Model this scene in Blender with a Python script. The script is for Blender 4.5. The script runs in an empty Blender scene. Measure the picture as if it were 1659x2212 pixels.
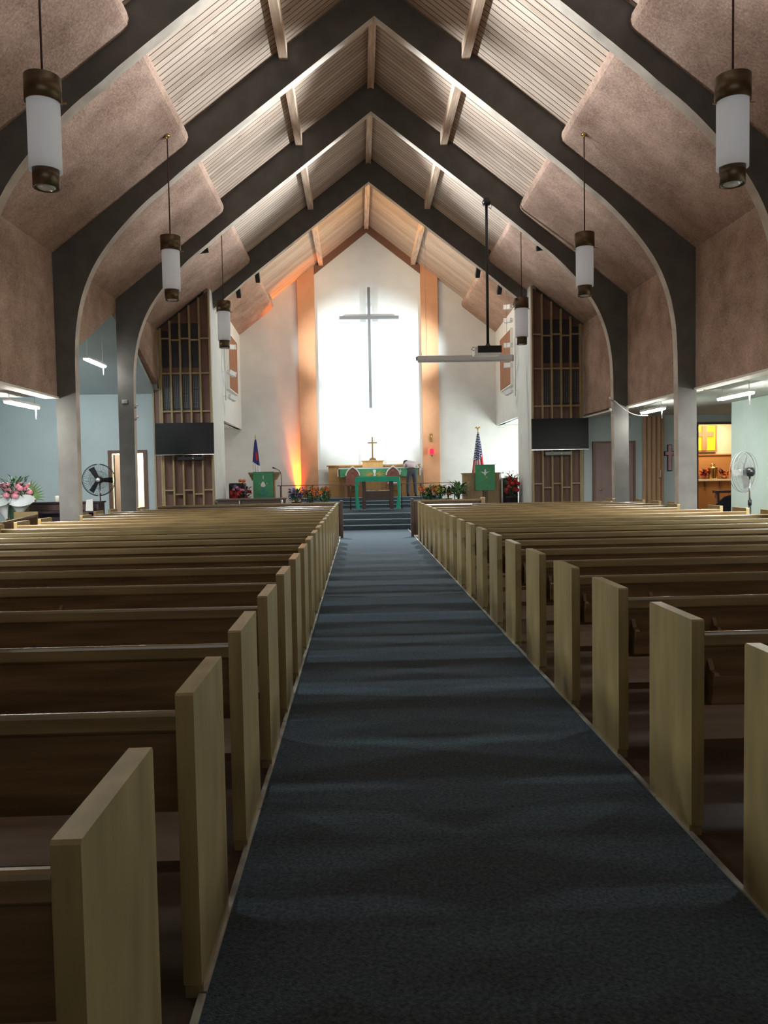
import bpy, bmesh, math, random
from mathutils import Vector, Matrix
random.seed(7)
C = bpy.context.scene.collection
PI = math.pi

# ------------------------------------------------------------------ materials
def nm(name):
    m = bpy.data.materials.new(name); m.use_nodes = True
    nt = m.node_tree; b = nt.nodes['Principled BSDF']
    return m, nt, b

def N(nt, t, **kw):
    n = nt.nodes.new(t)
    for k, v in kw.items(): setattr(n, k, v)
    return n

def mat(name, col, rough=.6, metal=0., noise=0., nscale=8., bump=0., bscale=None, stretch=(1, 1, 1), spec=.5, emis=None, estr=0., coat=0.):
    m, nt, b = nm(name)
    b.inputs['Roughness'].default_value = rough
    b.inputs['Metallic'].default_value = metal
    b.inputs['Specular IOR Level'].default_value = spec
    b.inputs['Coat Weight'].default_value = coat
    b.inputs['Base Color'].default_value = (*col, 1)
    if emis:
        b.inputs['Emission Color'].default_value = (*emis, 1); b.inputs['Emission Strength'].default_value = estr
    if noise or bump:
        tc = N(nt, 'ShaderNodeTexCoord'); mp = N(nt, 'ShaderNodeMapping'); mp.inputs['Scale'].default_value = stretch
        nt.links.new(tc.outputs['Object'], mp.inputs['Vector'])
        tx = N(nt, 'ShaderNodeTexNoise'); tx.inputs['Scale'].default_value = nscale; tx.inputs['Detail'].default_value = 6
        nt.links.new(mp.outputs[0], tx.inputs['Vector'])
        if noise:
            mx = N(nt, 'ShaderNodeMix', data_type='RGBA')
            lo = [max(0, c * (1 - noise)) for c in col]; hi = [min(1, c * (1 + noise)) for c in col]
            mx.inputs[6].default_value = (*lo, 1); mx.inputs[7].default_value = (*hi, 1)
            mr = N(nt, 'ShaderNodeMapRange'); mr.inputs[1].default_value = .3; mr.inputs[2].default_value = .7
            nt.links.new(tx.outputs['Fac'], mr.inputs[0]); nt.links.new(mr.outputs[0], mx.inputs[0])
            nt.links.new(mx.outputs[2], b.inputs['Base Color'])
        if bump:
            t2 = tx
            if bscale:
                t2 = N(nt, 'ShaderNodeTexNoise'); t2.inputs['Scale'].default_value = bscale; t2.inputs['Detail'].default_value = 4
                nt.links.new(mp.outputs[0], t2.inputs['Vector'])
            bp = N(nt, 'ShaderNodeBump'); bp.inputs['Strength'].default_value = bump; bp.inputs['Distance'].default_value = .02
            nt.links.new(t2.outputs['Fac'], bp.inputs['Height']); nt.links.new(bp.outputs[0], b.inputs['Normal'])
    return m

def mat_deck():
    m, nt, b = nm('cedar_decking')
    tc = N(nt, 'ShaderNodeTexCoord'); sx = N(nt, 'ShaderNodeSeparateXYZ'); nt.links.new(tc.outputs['Object'], sx.inputs[0])
    d = N(nt, 'ShaderNodeMath', operation='DIVIDE'); d.inputs[1].default_value = .142; nt.links.new(sx.outputs['Y'], d.inputs[0])
    fr = N(nt, 'ShaderNodeMath', operation='FRACT'); nt.links.new(d.outputs[0], fr.inputs[0])
    fl = N(nt, 'ShaderNodeMath', operation='FLOOR'); nt.links.new(d.outputs[0], fl.inputs[0])
    lt = N(nt, 'ShaderNodeMath', operation='LESS_THAN'); lt.inputs[1].default_value = .13; nt.links.new(fr.outputs[0], lt.inputs[0])
    wn = N(nt, 'ShaderNodeTexWhiteNoise', noise_dimensions='1D'); nt.links.new(fl.outputs[0], wn.inputs['W'])
    mp = N(nt, 'ShaderNodeMapping'); mp.inputs['Scale'].default_value = (1.2, 14, 1.2); nt.links.new(tc.outputs['Object'], mp.inputs[0])
    tx = N(nt, 'ShaderNodeTexNoise'); tx.inputs['Scale'].default_value = 2.; tx.inputs['Detail'].default_value = 5; nt.links.new(mp.outputs[0], tx.inputs[0])
    ad = N(nt, 'ShaderNodeMath', operation='MULTIPLY_ADD'); ad.inputs[1].default_value = .45; nt.links.new(wn.outputs['Value'], ad.inputs[0]); nt.links.new(tx.outputs['Fac'], ad.inputs[2])
    cr = N(nt, 'ShaderNodeValToRGB'); cr.color_ramp.elements[0].position = .3; cr.color_ramp.elements[1].position = 1.
    cr.color_ramp.elements[0].color = (.40, .30, .23, 1); cr.color_ramp.elements[1].color = (.68, .57, .47, 1)
    nt.links.new(ad.outputs[0], cr.inputs[0])
    # knots
    mp2 = N(nt, 'ShaderNodeMapping'); mp2.inputs['Scale'].default_value = (1.4, 7.04, 0); nt.links.new(tc.outputs['Object'], mp2.inputs[0])
    vo = N(nt, 'ShaderNodeTexVoronoi'); vo.inputs['Scale'].default_value = 1.; nt.links.new(mp2.outputs[0], vo.inputs[0])
    kn = N(nt, 'ShaderNodeMath', operation='LESS_THAN'); kn.inputs[1].default_value = .07; nt.links.new(vo.outputs['Distance'], kn.inputs[0])
    mk = N(nt, 'ShaderNodeMix', data_type='RGBA'); mk.inputs[7].default_value = (.2, .1, .06, 1)
    nt.links.new(kn.outputs[0], mk.inputs[0]); nt.links.new(cr.outputs[0], mk.inputs[6])
    mx = N(nt, 'ShaderNodeMix', data_type='RGBA'); mx.inputs[7].default_value = (.035, .022, .018, 1)
    nt.links.new(lt.outputs[0], mx.inputs[0]); nt.links.new(mk.outputs[2], mx.inputs[6]); nt.links.new(mx.outputs[2], b.inputs['Base Color'])
    b.inputs['Roughness'].default_value = .55
    return m

def mat_coat():
    m, nt, b = nm('sprayed_acoustic_coat')
    tc = N(nt, 'ShaderNodeTexCoord')
    a = N(nt, 'ShaderNodeTexNoise'); a.inputs['Scale'].default_value = 1.1; a.inputs['Detail'].default_value = 9; a.inputs['Roughness'].default_value = .72
    f = N(nt, 'ShaderNodeTexNoise'); f.inputs['Scale'].default_value = 30; f.inputs['Detail'].default_value = 5; f.inputs['Distortion'].default_value = .35
    for t in (a, f): nt.links.new(tc.outputs['Object'], t.inputs['Vector'])
    ad = N(nt, 'ShaderNodeMath', operation='MULTIPLY_ADD'); ad.inputs[1].default_value = 1.7; nt.links.new(a.outputs['Fac'], ad.inputs[0]); nt.links.new(f.outputs['Fac'], ad.inputs[2])
    mr = N(nt, 'ShaderNodeMapRange'); mr.inputs[1].default_value = .88; mr.inputs[2].default_value = 1.84; nt.links.new(ad.outputs[0], mr.inputs[0])
    cr = N(nt, 'ShaderNodeValToRGB')
    cr.color_ramp.elements[0].color = (.22, .135, .098, 1); cr.color_ramp.elements[1].color = (.64, .46, .37, 1)
    nt.links.new(mr.outputs[0], cr.inputs[0]); nt.links.new(cr.outputs[0], b.inputs['Base Color'])
    bp = N(nt, 'ShaderNodeBump'); bp.inputs['Strength'].default_value = .35; bp.inputs['Distance'].default_value = .03
    nt.links.new(f.outputs['Fac'], bp.inputs['Height']); nt.links.new(bp.outputs[0], b.inputs['Normal'])
    b.inputs['Roughness'].default_value = .95; b.inputs['Specular IOR Level'].default_value = .15
    return m

def mat_glass_shade():
    m, nt, b = nm('frosted_glass')
    b.inputs['Base Color'].default_value = (.86, .86, .88, 1); b.inputs['Roughness'].default_value = .45
    tr = N(nt, 'ShaderNodeBsdfTranslucent'); tr.inputs[0].default_value = (.92, .92, .94, 1)
    mx = N(nt, 'ShaderNodeMixShader'); mx.inputs[0].default_value = .5
    b.inputs['Emission Color'].default_value = (.9, .95, .95, 1); b.inputs['Emission Strength'].default_value = .07
    nt.links.new(b.outputs[0], mx.inputs[1]); nt.links.new(tr.outputs[0], mx.inputs[2])
    nt.links.new(mx.outputs[0], nt.nodes['Material Output'].inputs[0])
    return m

def mat_stars():
    m, nt, b = nm('flag_stars')
    uv = N(nt, 'ShaderNodeTexCoord')
    mp = N(nt, 'ShaderNodeMapping'); mp.inputs['Scale'].default_value = (9, 17, 0); nt.links.new(uv.outputs['UV'], mp.inputs[0])
    vo = N(nt, 'ShaderNodeTexVoronoi'); vo.inputs['Scale'].default_value = 1; vo.inputs['Randomness'].default_value = .25; nt.links.new(mp.outputs[0], vo.inputs[0])
    lt = N(nt, 'ShaderNodeMath', operation='LESS_THAN'); lt.inputs[1].default_value = .33; nt.links.new(vo.outputs['Distance'], lt.inputs[0])
    mx = N(nt, 'ShaderNodeMix', data_type='RGBA'); mx.inputs[6].default_value = (.03, .05, .17, 1); mx.inputs[7].default_value = (.85, .85, .85, 1)
    nt.links.new(lt.outputs[0], mx.inputs[0]); nt.links.new(mx.outputs[2], b.inputs['Base Color']); b.inputs['Roughness'].default_value = .7
    return m

M = dict(
    deck=mat_deck(), coat=mat_coat(), shade=mat_glass_shade(), stars=mat_stars(),
    beam=mat('beam_paint', (.115, .112, .107), .75, noise=.18, nscale=3, bump=.1, bscale=60),
    beamwood=mat('beam_underside_wood', (.56, .5, .43), .6, noise=.25, nscale=2.5, stretch=(1, 1, 1)),
    purlin=mat('purlin_wood', (.74, .56, .42), .55, noise=.25, nscale=3, stretch=(6, .6, 6)),
    pewend=mat('pew_end_oak', (.25, .182, .075), .36, noise=.2, nscale=3.5, stretch=(6, 3, .6), coat=.15),
    pewback=mat('pew_back_oak', (.175, .10, .046), .36, noise=.35, nscale=3.5, stretch=(.5, 5, 6), coat=.2),
    pewrail=mat('pew_rail_oak', (.185, .125, .056), .27, noise=.28, nscale=3.5, stretch=(.5, 6, 6), coat=.25),
    pewseat=mat('pew_seat_oak', (.08, .042, .019), .42, noise=.3, nscale=3.5, stretch=(.5, 5, 6), coat=.2),
    carpet=mat('aisle_carpet_pile', (.058, .070, .080), .95, noise=.55, nscale=70, bump=.6, bscale=160, spec=.1),
    stepcarpet=mat('step_carpet_pile', (.08, .115, .145), .95, noise=.3, nscale=90, bump=.5, bscale=160, spec=.1),
    nosing=mat('step_nosing', (.42, .5, .56), .6),
    floor=mat('brown_vinyl_floor', (.07, .042, .026), .42, noise=.4, nscale=2.2, coat=.1),
    edge=mat('carpet_edge_metal', (.46, .44, .38), .38, metal=.5, noise=.4, nscale=7),
    wallw=mat('white_plaster', (.74, .77, .745), .85, noise=.04, nscale=2, bump=.06, bscale=40),
    wallg=mat('grey_plaster', (.60, .585, .55), .85, noise=.05, nscale=2, bump=.06, bscale=40),
    wallblue=mat('pale_blue_plaster', (.46, .54, .56), .85, noise=.05, nscale=1.2),
    wallmint=mat('mint_plaster', (.56, .70, .66), .85, noise=.06, nscale=1.2),
    ceil=mat('side_ceiling_paint', (.62, .65, .62), .9, noise=.06, nscale=2),
    orange=mat('tan_pilaster_paint', (.60, .30, .155), .8, noise=.06, nscale=3),
    fascia=mat('brown_fascia', (.20, .095, .055), .7),
    trimw=mat('white_trim', (.78, .76, .7), .6),
    screenp=mat('screen_mauve_panel', (.19, .105, .085), .6, noise=.18, nscale=2, stretch=(8, 8, .8)),
    screend=mat('screen_dark_panel', (.03, .032, .045), .4, noise=.2, nscale=2),
    batten=mat('screen_batten', (.37, .29, .155), .5, noise=.2, nscale=3, stretch=(6, 6, 1)),
    louvre=mat('louvre_black', (.02, .022, .03), .5), louvreb=mat('louvre_grey', (.2, .21, .24), .45),
    black=mat('black_plastic', (.012, .013, .016), .3), blackm=mat('matt_black', (.018, .018, .02), .7),
    tv=mat('tv_glass', (.006, .007, .009), .4, spec=.25), chrome=mat('chrome', (.7, .7, .72), .22, metal=1),
    bronze=mat('bronze', (.12, .08, .045), .38, metal=.75, noise=.15, nscale=6),
    cord=mat('cord_brown', (.07, .03, .022), .6),
    silver=mat('silver_grey', (.80, .82, .84), .45), whitep=mat('white_plastic', (.82, .82, .82), .4),
    greyp=mat('grey_plastic', (.3, .31, .31), .5),
    altar=mat('altar_oak', (.50, .29, .105), .5, noise=.14, nscale=3, stretch=(5, 5, .7)),
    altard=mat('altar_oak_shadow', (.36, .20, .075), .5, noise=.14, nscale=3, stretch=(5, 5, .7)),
    walnut=mat('walnut', (.085, .05, .042), .45, noise=.2, nscale=4, stretch=(6, 6, 1)),
    chair=mat('chair_mahogany', (.27, .105, .075), .42, noise=.18, nscale=4, stretch=(6, 6, 1)),
    green=mat('green_cloth', (.085, .34, .165), .75, noise=.08, nscale=12),
    greenb=mat('bright_green_cloth', (.02, .40, .25), .7, noise=.08, nscale=12),
    linen=mat('white_linen', (.88, .88, .86), .8), gold=mat('gold_thread', (.72, .47, .08), .5),
    brass=mat('brass', (.62, .42, .16), .28, metal=1), emblemb=mat('blue_thread', (.06, .2, .42), .7),
    cross=mat('grey_cross_paint', (.15, .15, .155), .6), pinkwood=mat('rose_wood_cross', (.50, .31, .34), .55, noise=.2, nscale=5),
    pinkdark=mat('cross_border', (.06, .03, .04), .6),
    lectern=mat('lectern_oak', (.33, .225, .11), .5, noise=.15, nscale=3, stretch=(6, 6, 1)),
    desk=mat('choir_desk_wood', (.11, .075, .06), .28, noise=.2, nscale=3, stretch=(6, 6, 1)),
    flagw=mat('flag_white', (.86, .85, .84), .8), flagr=mat('flag_red', (.55, .03, .05), .8), flagb=mat('flag_blue', (.045, .05, .22), .8),
    redglass=mat('red_glass', (.7, .01, .03), .15, emis=(1, .01, .04), estr=1.6),
    leaf=mat('leaf_green', (.06, .16, .06), .55, noise=.4, nscale=14), leafl=mat('leaf_light', (.16, .30, .10), .55, noise=.3, nscale=14),
    leafd=mat('leaf_dark', (.025, .07, .035), .55, noise=.3, nscale=14), leafr=mat('leaf_burgundy', (.10, .015, .02), .6),
    fred=mat('flower_red', (.55, .02, .025), .6), forange=mat('flower_orange', (.75, .16, .03), .6), fpurple=mat('flower_purple', (.20, .12, .42), .6),
    fpink=mat('flower_pink', (.85, .32, .42), .6), fwhite=mat('flower_white', (.85, .85, .82), .6), fyellow=mat('flower_yellow', (.75, .45, .08), .6),
    pot=mat('dark_pot', (.05, .035, .04), .45), potg=mat('grey_green_pot', (.13, .17, .14), .5), potb=mat('terracotta_pot', (.30, .15, .09), .6), tissue=mat('white_net_wrap', (.74, .80, .82), .7),
    tube=mat('fluorescent_tube', (1, 1, 1), .5, emis=(1, .99, .9), estr=85.),
    door=mat('door_mauve_brown', (.235, .155, .145), .5, noise=.1, nscale=3, stretch=(6, 6, .7)),
    doorframe=mat('door_frame_brown', (.15, .085, .06), .5),
    folddoor=mat('folding_door_vinyl', (.36, .215, .115), .45, noise=.15, nscale=3, stretch=(8, 8, .7)),
    cream=mat('cream_wall', (.82, .72, .52), .8), amberwall=mat('tan_wall', (.46, .22, .07), .8),
    amber=mat('amber_glass', (.9, .4, .02), .4, emis=(1, .36, .0), estr=.75),
    skin=mat('skin', (.27, .15, .10), .55), hair=mat('dark_grey_hair', (.035, .032, .032), .7),
    shirt=mat('pale_striped_shirt', (.62, .54, .57), .8), trousers=mat('charcoal_trousers', (.055, .06, .075), .75), shoe=mat('black_shoe', (.012, .012, .012), .4),
    piano=mat('piano_dark_wood', (.05, .03, .045), .25), candle=mat('candle_wax', (.85, .84, .74), .5),
    navy=mat('navy_cloth', (.012, .016, .035), .85), book=mat('book_blue_cover', (.16, .2, .42), .6), page=mat('book_pages', (.8, .72, .5), .7), bookb=mat('book_brown_cover', (.3, .15, .08), .6),
    grille=mat('grille_slat_wood', (.42, .19, .10), .5), grilled=mat('grille_gap', (.03, .015, .012), .8), steel=mat('steel_plate', (.4, .4, .38), .5, metal=.6),
    reflector=mat('lamp_lens', (.55, .6, .62), .12, metal=.2),
)
M['carpet'].node_tree.nodes['Principled BSDF'].inputs['Sheen Weight'].default_value = .12; M['carpet'].node_tree.nodes['Principled BSDF'].inputs['Sheen Tint'].default_value = (.5, .75, 1, 1)
# striped shirt
def stripes(m, axis, per, c2):
    nt = m.node_tree; b = nt.nodes['Principled BSDF']
    tc = N(nt, 'ShaderNodeTexCoord'); sx = N(nt, 'ShaderNodeSeparateXYZ'); nt.links.new(tc.outputs['Object'], sx.inputs[0])
    d = N(nt, 'ShaderNodeMath', operation='DIVIDE'); d.inputs[1].default_value = per; nt.links.new(sx.outputs[axis], d.inputs[0])
    fr = N(nt, 'ShaderNodeMath', operation='FRACT'); nt.links.new(d.outputs[0], fr.inputs[0])
    lt = N(nt, 'ShaderNodeMath', operation='LESS_THAN'); lt.inputs[1].default_value = .4; nt.links.new(fr.outputs[0], lt.inputs[0])
    mx = N(nt, 'ShaderNodeMix', data_type='RGBA'); mx.inputs[6].default_value = b.inputs['Base Color'].default_value; mx.inputs[7].default_value = (*c2, 1)
    nt.links.new(lt.outputs[0], mx.inputs[0]); nt.links.new(mx.outputs[2], b.inputs['Base Color'])
stripes(M['shirt'], 2, .05, (.47, .36, .42))

# ------------------------------------------------------------------ mesh builder
class MB:
    def __init__(s): s.bm = bmesh.new(); s.mi = 0
    def _set(s, faces):
        for f in faces: f.material_index = s.mi
    def box(s, a, b, bev=0):
        x0, y0, z0 = a; x1, y1, z1 = b
        vs = [s.bm.verts.new(p) for p in ((x0, y0, z0), (x1, y0, z0), (x1, y1, z0), (x0, y1, z0), (x0, y0, z1), (x1, y0, z1), (x1, y1, z1), (x0, y1, z1))]
        fs = [s.bm.faces.new([vs[i] for i in q]) for q in ((3, 2, 1, 0), (4, 5, 6, 7), (0, 1, 5, 4), (1, 2, 6, 5), (2, 3, 7, 6), (3, 0, 4, 7))]
        s._set(fs)
        if bev:
            es = list({e for f in fs for e in f.edges})
            r = bmesh.ops.bevel(s.bm, geom=es, offset=bev, segments=2, profile=.6, affect='EDGES'); s._set(r['faces'])
        return s
    def bar(s, p, q, w, h=None, up=(0, 0, 1), bev=0):
        """box along p->q with width w (sideways) and height h (along up)"""
        p = Vector(p); q = Vector(q); h = h or w; d = (q - p); L = d.length; d.normalize(); u = Vector(up)
        r = d.cross(u)
        if r.length < 1e-4: r = d.cross(Vector((1, 0, 0)))
        r.normalize(); u = r.cross(d)
        n0 = len(s.bm.verts); t = MB(); t.mi = s.mi; t.box((-w / 2, 0, -h / 2), (w / 2, L, h / 2), bev)
        mt = Matrix((( r.x, d.x, u.x, p.x), (r.y, d.y, u.y, p.y), (r.z, d.z, u.z, p.z), (0, 0, 0, 1)))
        bmesh.ops.transform(t.bm, matrix=mt, verts=t.bm.verts); s.join(t); return s
    def join(s, t, mt=None):
        if mt is not None: bmesh.ops.transform(t.bm, matrix=mt, verts=t.bm.verts)
        mp = {v: s.bm.verts.new(v.co) for v in t.bm.verts}
        for f in t.bm.faces:
            try:
                g = s.bm.faces.new([mp[v] for v in f.verts]); g.material_index = f.material_index; g.smooth = f.smooth
            except ValueError: pass
        t.bm.free(); return s
    def lathe(s, prof, c=(0, 0, 0), n=24, smooth=True, cap=True):
        rings = []
        for r, z in prof:
            rings.append([s.bm.verts.new((c[0] + r * math.cos(2 * PI * i / n), c[1] + r * math.sin(2 * PI * i / n), c[2] + z)) for i in range(n)])
        for A, B in zip(rings, rings[1:]):
            for i in range(n):
                f = s.bm.faces.new((A[i], A[(i + 1) % n], B[(i + 1) % n], B[i])); f.smooth = smooth; f.material_index = s.mi
        if cap:
            f = s.bm.faces.new(rings[0][::-1]); f.material_index = s.mi
            f = s.bm.faces.new(rings[-1]); f.material_index = s.mi
        return s
    def tube(s, pts, r, n=8, cap=True):
        pts = [Vector(p) for p in pts]; rs = r if isinstance(r, (list, tuple)) else [r] * len(pts)
        rings = []; ref = None
        for i, p in enumerate(pts):
            d = (pts[min(i + 1, len(pts) - 1)] - pts[max(i - 1, 0)]).normalized()
            if ref is None: ref = Vector((0, 0, 1)) if abs(d.z) < .9 else Vector((1, 0, 0))
            a = d.cross(ref).normalized(); b = d.cross(a).normalized(); ref = -b if False else ref
            rings.append([s.bm.verts.new(p + rs[i] * (a * math.cos(2 * PI * k / n) + b * math.sin(2 * PI * k / n))) for k in range(n)])
        for A, B in zip(rings, rings[1:]):
            for i in range(n):
                f = s.bm.faces.new((A[i], A[(i + 1) % n], B[(i + 1) % n], B[i])); f.smooth = True; f.material_index = s.mi
        if cap:
            for q in (rings[0][::-1], rings[-1]):
                f = s.bm.faces.new(q); f.material_index = s.mi
        return s
    def prism(s, poly, plane, a, b, smooth=False):
        """extrude 2D polygon; plane 'xz' along y, 'yz' along x, 'xy' along z"""
        def P(u, v, w): return {'xz': (u, w, v), 'yz': (w, u, v), 'xy': (u, v, w)}[plane]
        A = [s.bm.verts.new(P(u, v, a)) for u, v in poly]; B = [s.bm.verts.new(P(u, v, b)) for u, v in poly]
        n = len(poly); fs = [s.bm.faces.new(A), s.bm.faces.new(B[::-1])]
        for i in range(n): fs.append(s.bm.faces.new((A[i], B[i], B[(i + 1) % n], A[(i + 1) % n])))
        s._set(fs); return s
    def quad(s, *p):
        f = s.bm.faces.new([s.bm.verts.new(q) for q in p]); f.material_index = s.mi; return s
    def ball(s, c, r, sub=1):
        rr = r if isinstance(r, (tuple, list)) else (r, r, r)
        g = bmesh.ops.create_icosphere(s.bm, subdivisions=sub, radius=1)
        bmesh.ops.transform(s.bm, matrix=Matrix.Translation(c) @ Matrix.Diagonal((*rr, 1)), verts=g['verts'])
        for f in {f for v in g['verts'] for f in v.link_faces}: f.smooth = True; f.material_index = s.mi
        return s
    def petal(s, base, tip, w, bend=.25, up=(0, 0, 1)):
        b = Vector(base); t = Vector(tip); d = t - b; side = d.cross(Vector(up))
        if side.length < 1e-5: side = Vector((1, 0, 0))
        side.normalize(); nrm = side.cross(d).normalized(); L = d.length
        p1 = b + d * .5 + side * w / 2 + nrm * bend * L; p2 = b + d * .5 - side * w / 2 + nrm * bend * L; mid = b + d * .5 + nrm * bend * L * .6
        vb, vt, v1, v2, vm = [s.bm.verts.new(x) for x in (b, t, p1, p2, mid)]
        for q in ((vb, v1, vm), (v1, vt, vm), (vt, v2, vm), (v2, vb, vm)):
            f = s.bm.faces.new(q); f.smooth = True; f.material_index = s.mi
        return s
    def build(s, name, mats, parent=None, loc=None, norm=True):
        if norm: bmesh.ops.recalc_face_normals(s.bm, faces=s.bm.faces)
        me = bpy.data.meshes.new(name); s.bm.to_mesh(me); s.bm.free()
        for m in (mats if isinstance(mats, (list, tuple)) else [mats]): me.materials.append(M[m] if isinstance(m, str) else m)
        o = bpy.data.objects.new(name, me); C.objects.link(o)
        if parent: o.parent = parent
        if loc: o.location = loc
        return o

def tag(o, label=None, cat=None, group=None, kind=None):
    if label: o['label'] = label
    if cat: o['category'] = cat
    if group: o['group'] = group
    if kind: o['kind'] = kind
    return o
def thing(name, loc, label, cat, rotz=0, group=None):
    o = bpy.data.objects.new(name, None); C.objects.link(o); o.empty_display_size = .1
    o.location = loc; o.rotation_euler = (0, 0, rotz)
    return tag(o, label, cat, group)
def struct(mb, name, m): return tag(mb.build(name, m), kind='structure')
def copy_tree(o, parent=None):
    c = o.copy(); C.objects.link(c)
    if parent: c.parent = parent
    for ch in list(o.children): copy_tree(ch, c)
    return c

# ------------------------------------------------------------------ the shell
DR, SL = 10.4, .77                       # roof deck ridge height and slope
def dz(x): return DR - SL * abs(x)
YB, YW = -2.2, 27.3                      # rear wall, chancel wall
BEAMS = [-.05, 3.45, 6.95, 10.45, 13.95, 17.5, 21.6]
BT = .19
Z1, Z2 = .44, .78
AW = .9

struct(MB().box((-10.6, YB, -.2), (10.6, 29, 0)), 'floor', 'floor')
mb = MB()
for sg in (-1, 1):
    mb.prism([(0, DR), (sg * 6.3, dz(6.3)), (sg * 6.3, dz(6.3) + .25), (0, DR + .25)], 'xz', YB, 29)
struct(mb, 'ceiling', 'deck')

for i, y in enumerate(BEAMS):            # tudor arches
    inner = [(0, 9.71), (3.13, 7.30), (3.73, 6.81), (4.13, 6.49), (4.50, 6.13), (4.86, 5.71), (5.13, 5.30), (5.33, 4.82), (5.44, 4.33), (5.485, 3.83), (5.50, 3.0), (5.53, 0)]
    # densify the curve
    dense = []
    P = inner
    for j in range(len(P) - 1):
        if 1 <= j <= 9:
            p0, p1, p2, p3 = P[max(j - 1, 0)], P[j], P[j + 1], P[min(j + 2, len(P) - 1)]
            for t in (0, .33, .66):
                def cr(a, b, c, d): return .5 * (2 * b + (c - a) * t + (2 * a - 5 * b + 4 * c - d) * t * t + (3 * b - a - 3 * c + d) * t ** 3)
                dense.append((cr(p0[0], p1[0], p2[0], p3[0]), cr(p0[1], p1[1], p2[1], p3[1])))
        else: dense.append(P[j])
    dense.append(P[-1])
    last = y > 21
    if last: dense = [p for p in dense if p[0] < 4.45]
    mb = MB()
    for sg in (-1, 1):
        if last: outer = [(4.45, dz(4.45) + .02), (0, DR + .02)]
        else: outer = [(5.87, 0), (5.83, 5.93), (0, DR + .02)]
        poly = [(sg * a, b) for a, b in dense + outer]
        t = MB(); t.prism(poly, 'xz', y, y + BT)
        for f in t.bm.faces:
            # underside faces of the inner curve
            c = f.calc_center_median(); f.normal_update()
            if abs(f.normal.y) < .1 and len(f.verts) == 4:
                if all(any(abs(abs(v.co.x) - a) < 1e-3 and abs(v.co.z - b) < 1e-3 for a, b in dense) for v in f.verts): f.material_index = 1
        mb.join(t)
    struct(mb, 'arch_beam', ['beam', 'beamwood'])

ends = BEAMS + [YW]
for i, y in enumerate(ends[:-1]):        # purlins between the arches
    a, b = y + BT, ends[i + 1] + (0 if ends[i + 1] < 27 else .0)
    for x in (-1.63, 0, 1.63):
        mb = MB(); w = .075
        if x == 0: mb.prism([(-w, 10.2), (0, 10.23), (w, 10.2), (w, 10.38), (-w, 10.38)], 'xz', a, b)
        else:
            s = 1 if x > 0 else -1
            mb.prism([(x - w, 8.95 + s * .0), (x + w, 8.95), (x + w, dz(x + w) + .02), (x - w, dz(x - w) + .02)], 'xz', a, b)
        struct(mb, 'ceiling_purlin', 'purlin')

def coat_profile(zb, x2=6.05):
    return [(3.43, 7.775), (3.36, 7.66), (3.345, 7.585), (3.37, 7.50), (3.43, 7.44), (5.83, 5.59), (5.83, zb), (x2, zb), (x2, dz(x2) + .03), (3.43, 7.80)]
def gable(y): return 5.45 - (17.75 - y) * .5 if y < 17.75 else 5.45 - (y - 17.75) * .42
for i in range(len(BEAMS)):
    a = BEAMS[i] + BT; b = BEAMS[i + 1] if i < len(BEAMS) - 1 else YW
    if i == 0: pass
    for sg in (-1, 1):
        mb = MB()
        if i == 6:                        # chancel bay: the coat stops at the inner chancel wall
            poly = [(3.43, 7.775), (3.36, 7.66), (3.345, 7.585), (3.37, 7.50), (3.43, 7.44), (4.62, 10.08 - .77 * 4.62), (4.62, dz(4.62) + .03), (3.43, 7.80)]
            mb.prism([(sg * u, v) for u, v in poly], 'xz', a, b)
        elif i == 5:
            poly = coat_profile(3.1)
            b2 = 20.95
            mb.prism([(sg * u, v) for u, v in [(3.43, 7.775), (3.36, 7.66), (3.345, 7.585), (3.37, 7.50), (3.43, 7.44), (4.44, 10.08 - .77 * 4.44), (4.44, dz(4.44) + .03), (3.43, 7.80)]], 'xz', b2, 21.6)
            if sg < 0:
                mb.prism([(sg * u, v) for u, v in coat_profile(5.5)], 'xz', a, b2)
                mb.prism([(a, gable(a)), (20.95, gable(20.95)), (20.95, 5.5), (a, 5.5)], 'yz', -6.05, -5.83)
            else: mb.prism([(sg * u, v) for u, v in poly], 'xz', a, b2)
        elif i == 4 and sg < 0:
            mb.prism([(sg * u, v) for u, v in coat_profile(5.5)], 'xz', a, b)
            mb.prism([(a, gable(a)), (b, gable(b)), (b, 5.5), (a, 5.5)], 'yz', -6.05, -5.83)
        else:
            mb.prism([(sg * u, v) for u, v in coat_profile(3.03)], 'xz', a, b)
        struct(mb, 'wall_coving_left' if sg < 0 else 'wall_coving_right', 'coat')
        if i < 6 and not (i >= 4 and sg < 0):
            t = MB(); t.box((min(sg * 5.8, sg * 6.06), a, 3.0), (max(sg * 5.8, sg * 6.06), (b if i < 5 else 21), 3.035)); struct(t, 'trim_%d' % (i * 2 + (sg > 0) + 1), 'trimw')

# side aisles -----------------------------------------------------
struct(MB().box((6.0, YB, 3.06), (10.6, 21.2, 3.2)), 'ceiling_right', 'ceil')
mb = MB(); mb.box((-10.6, YB, 3.04), (-6.0, 14.0, 3.2)); struct(mb, 'ceiling_left', 'ceil')
mb = MB()
for p, q in (((13.9, 3.04), (14.1, gable(14.1) - .02)), ((14.1, gable(14.1) - .02), (17.75, 5.43)), ((17.75, 5.43), (21.1, 3.8))):
    mb.prism([p, q, (q[0], q[1] + .12), (p[0], p[1] + .12)], 'yz', -10.6, -5.95)
struct(mb, 'ceiling_transept', 'wallblue')
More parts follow.
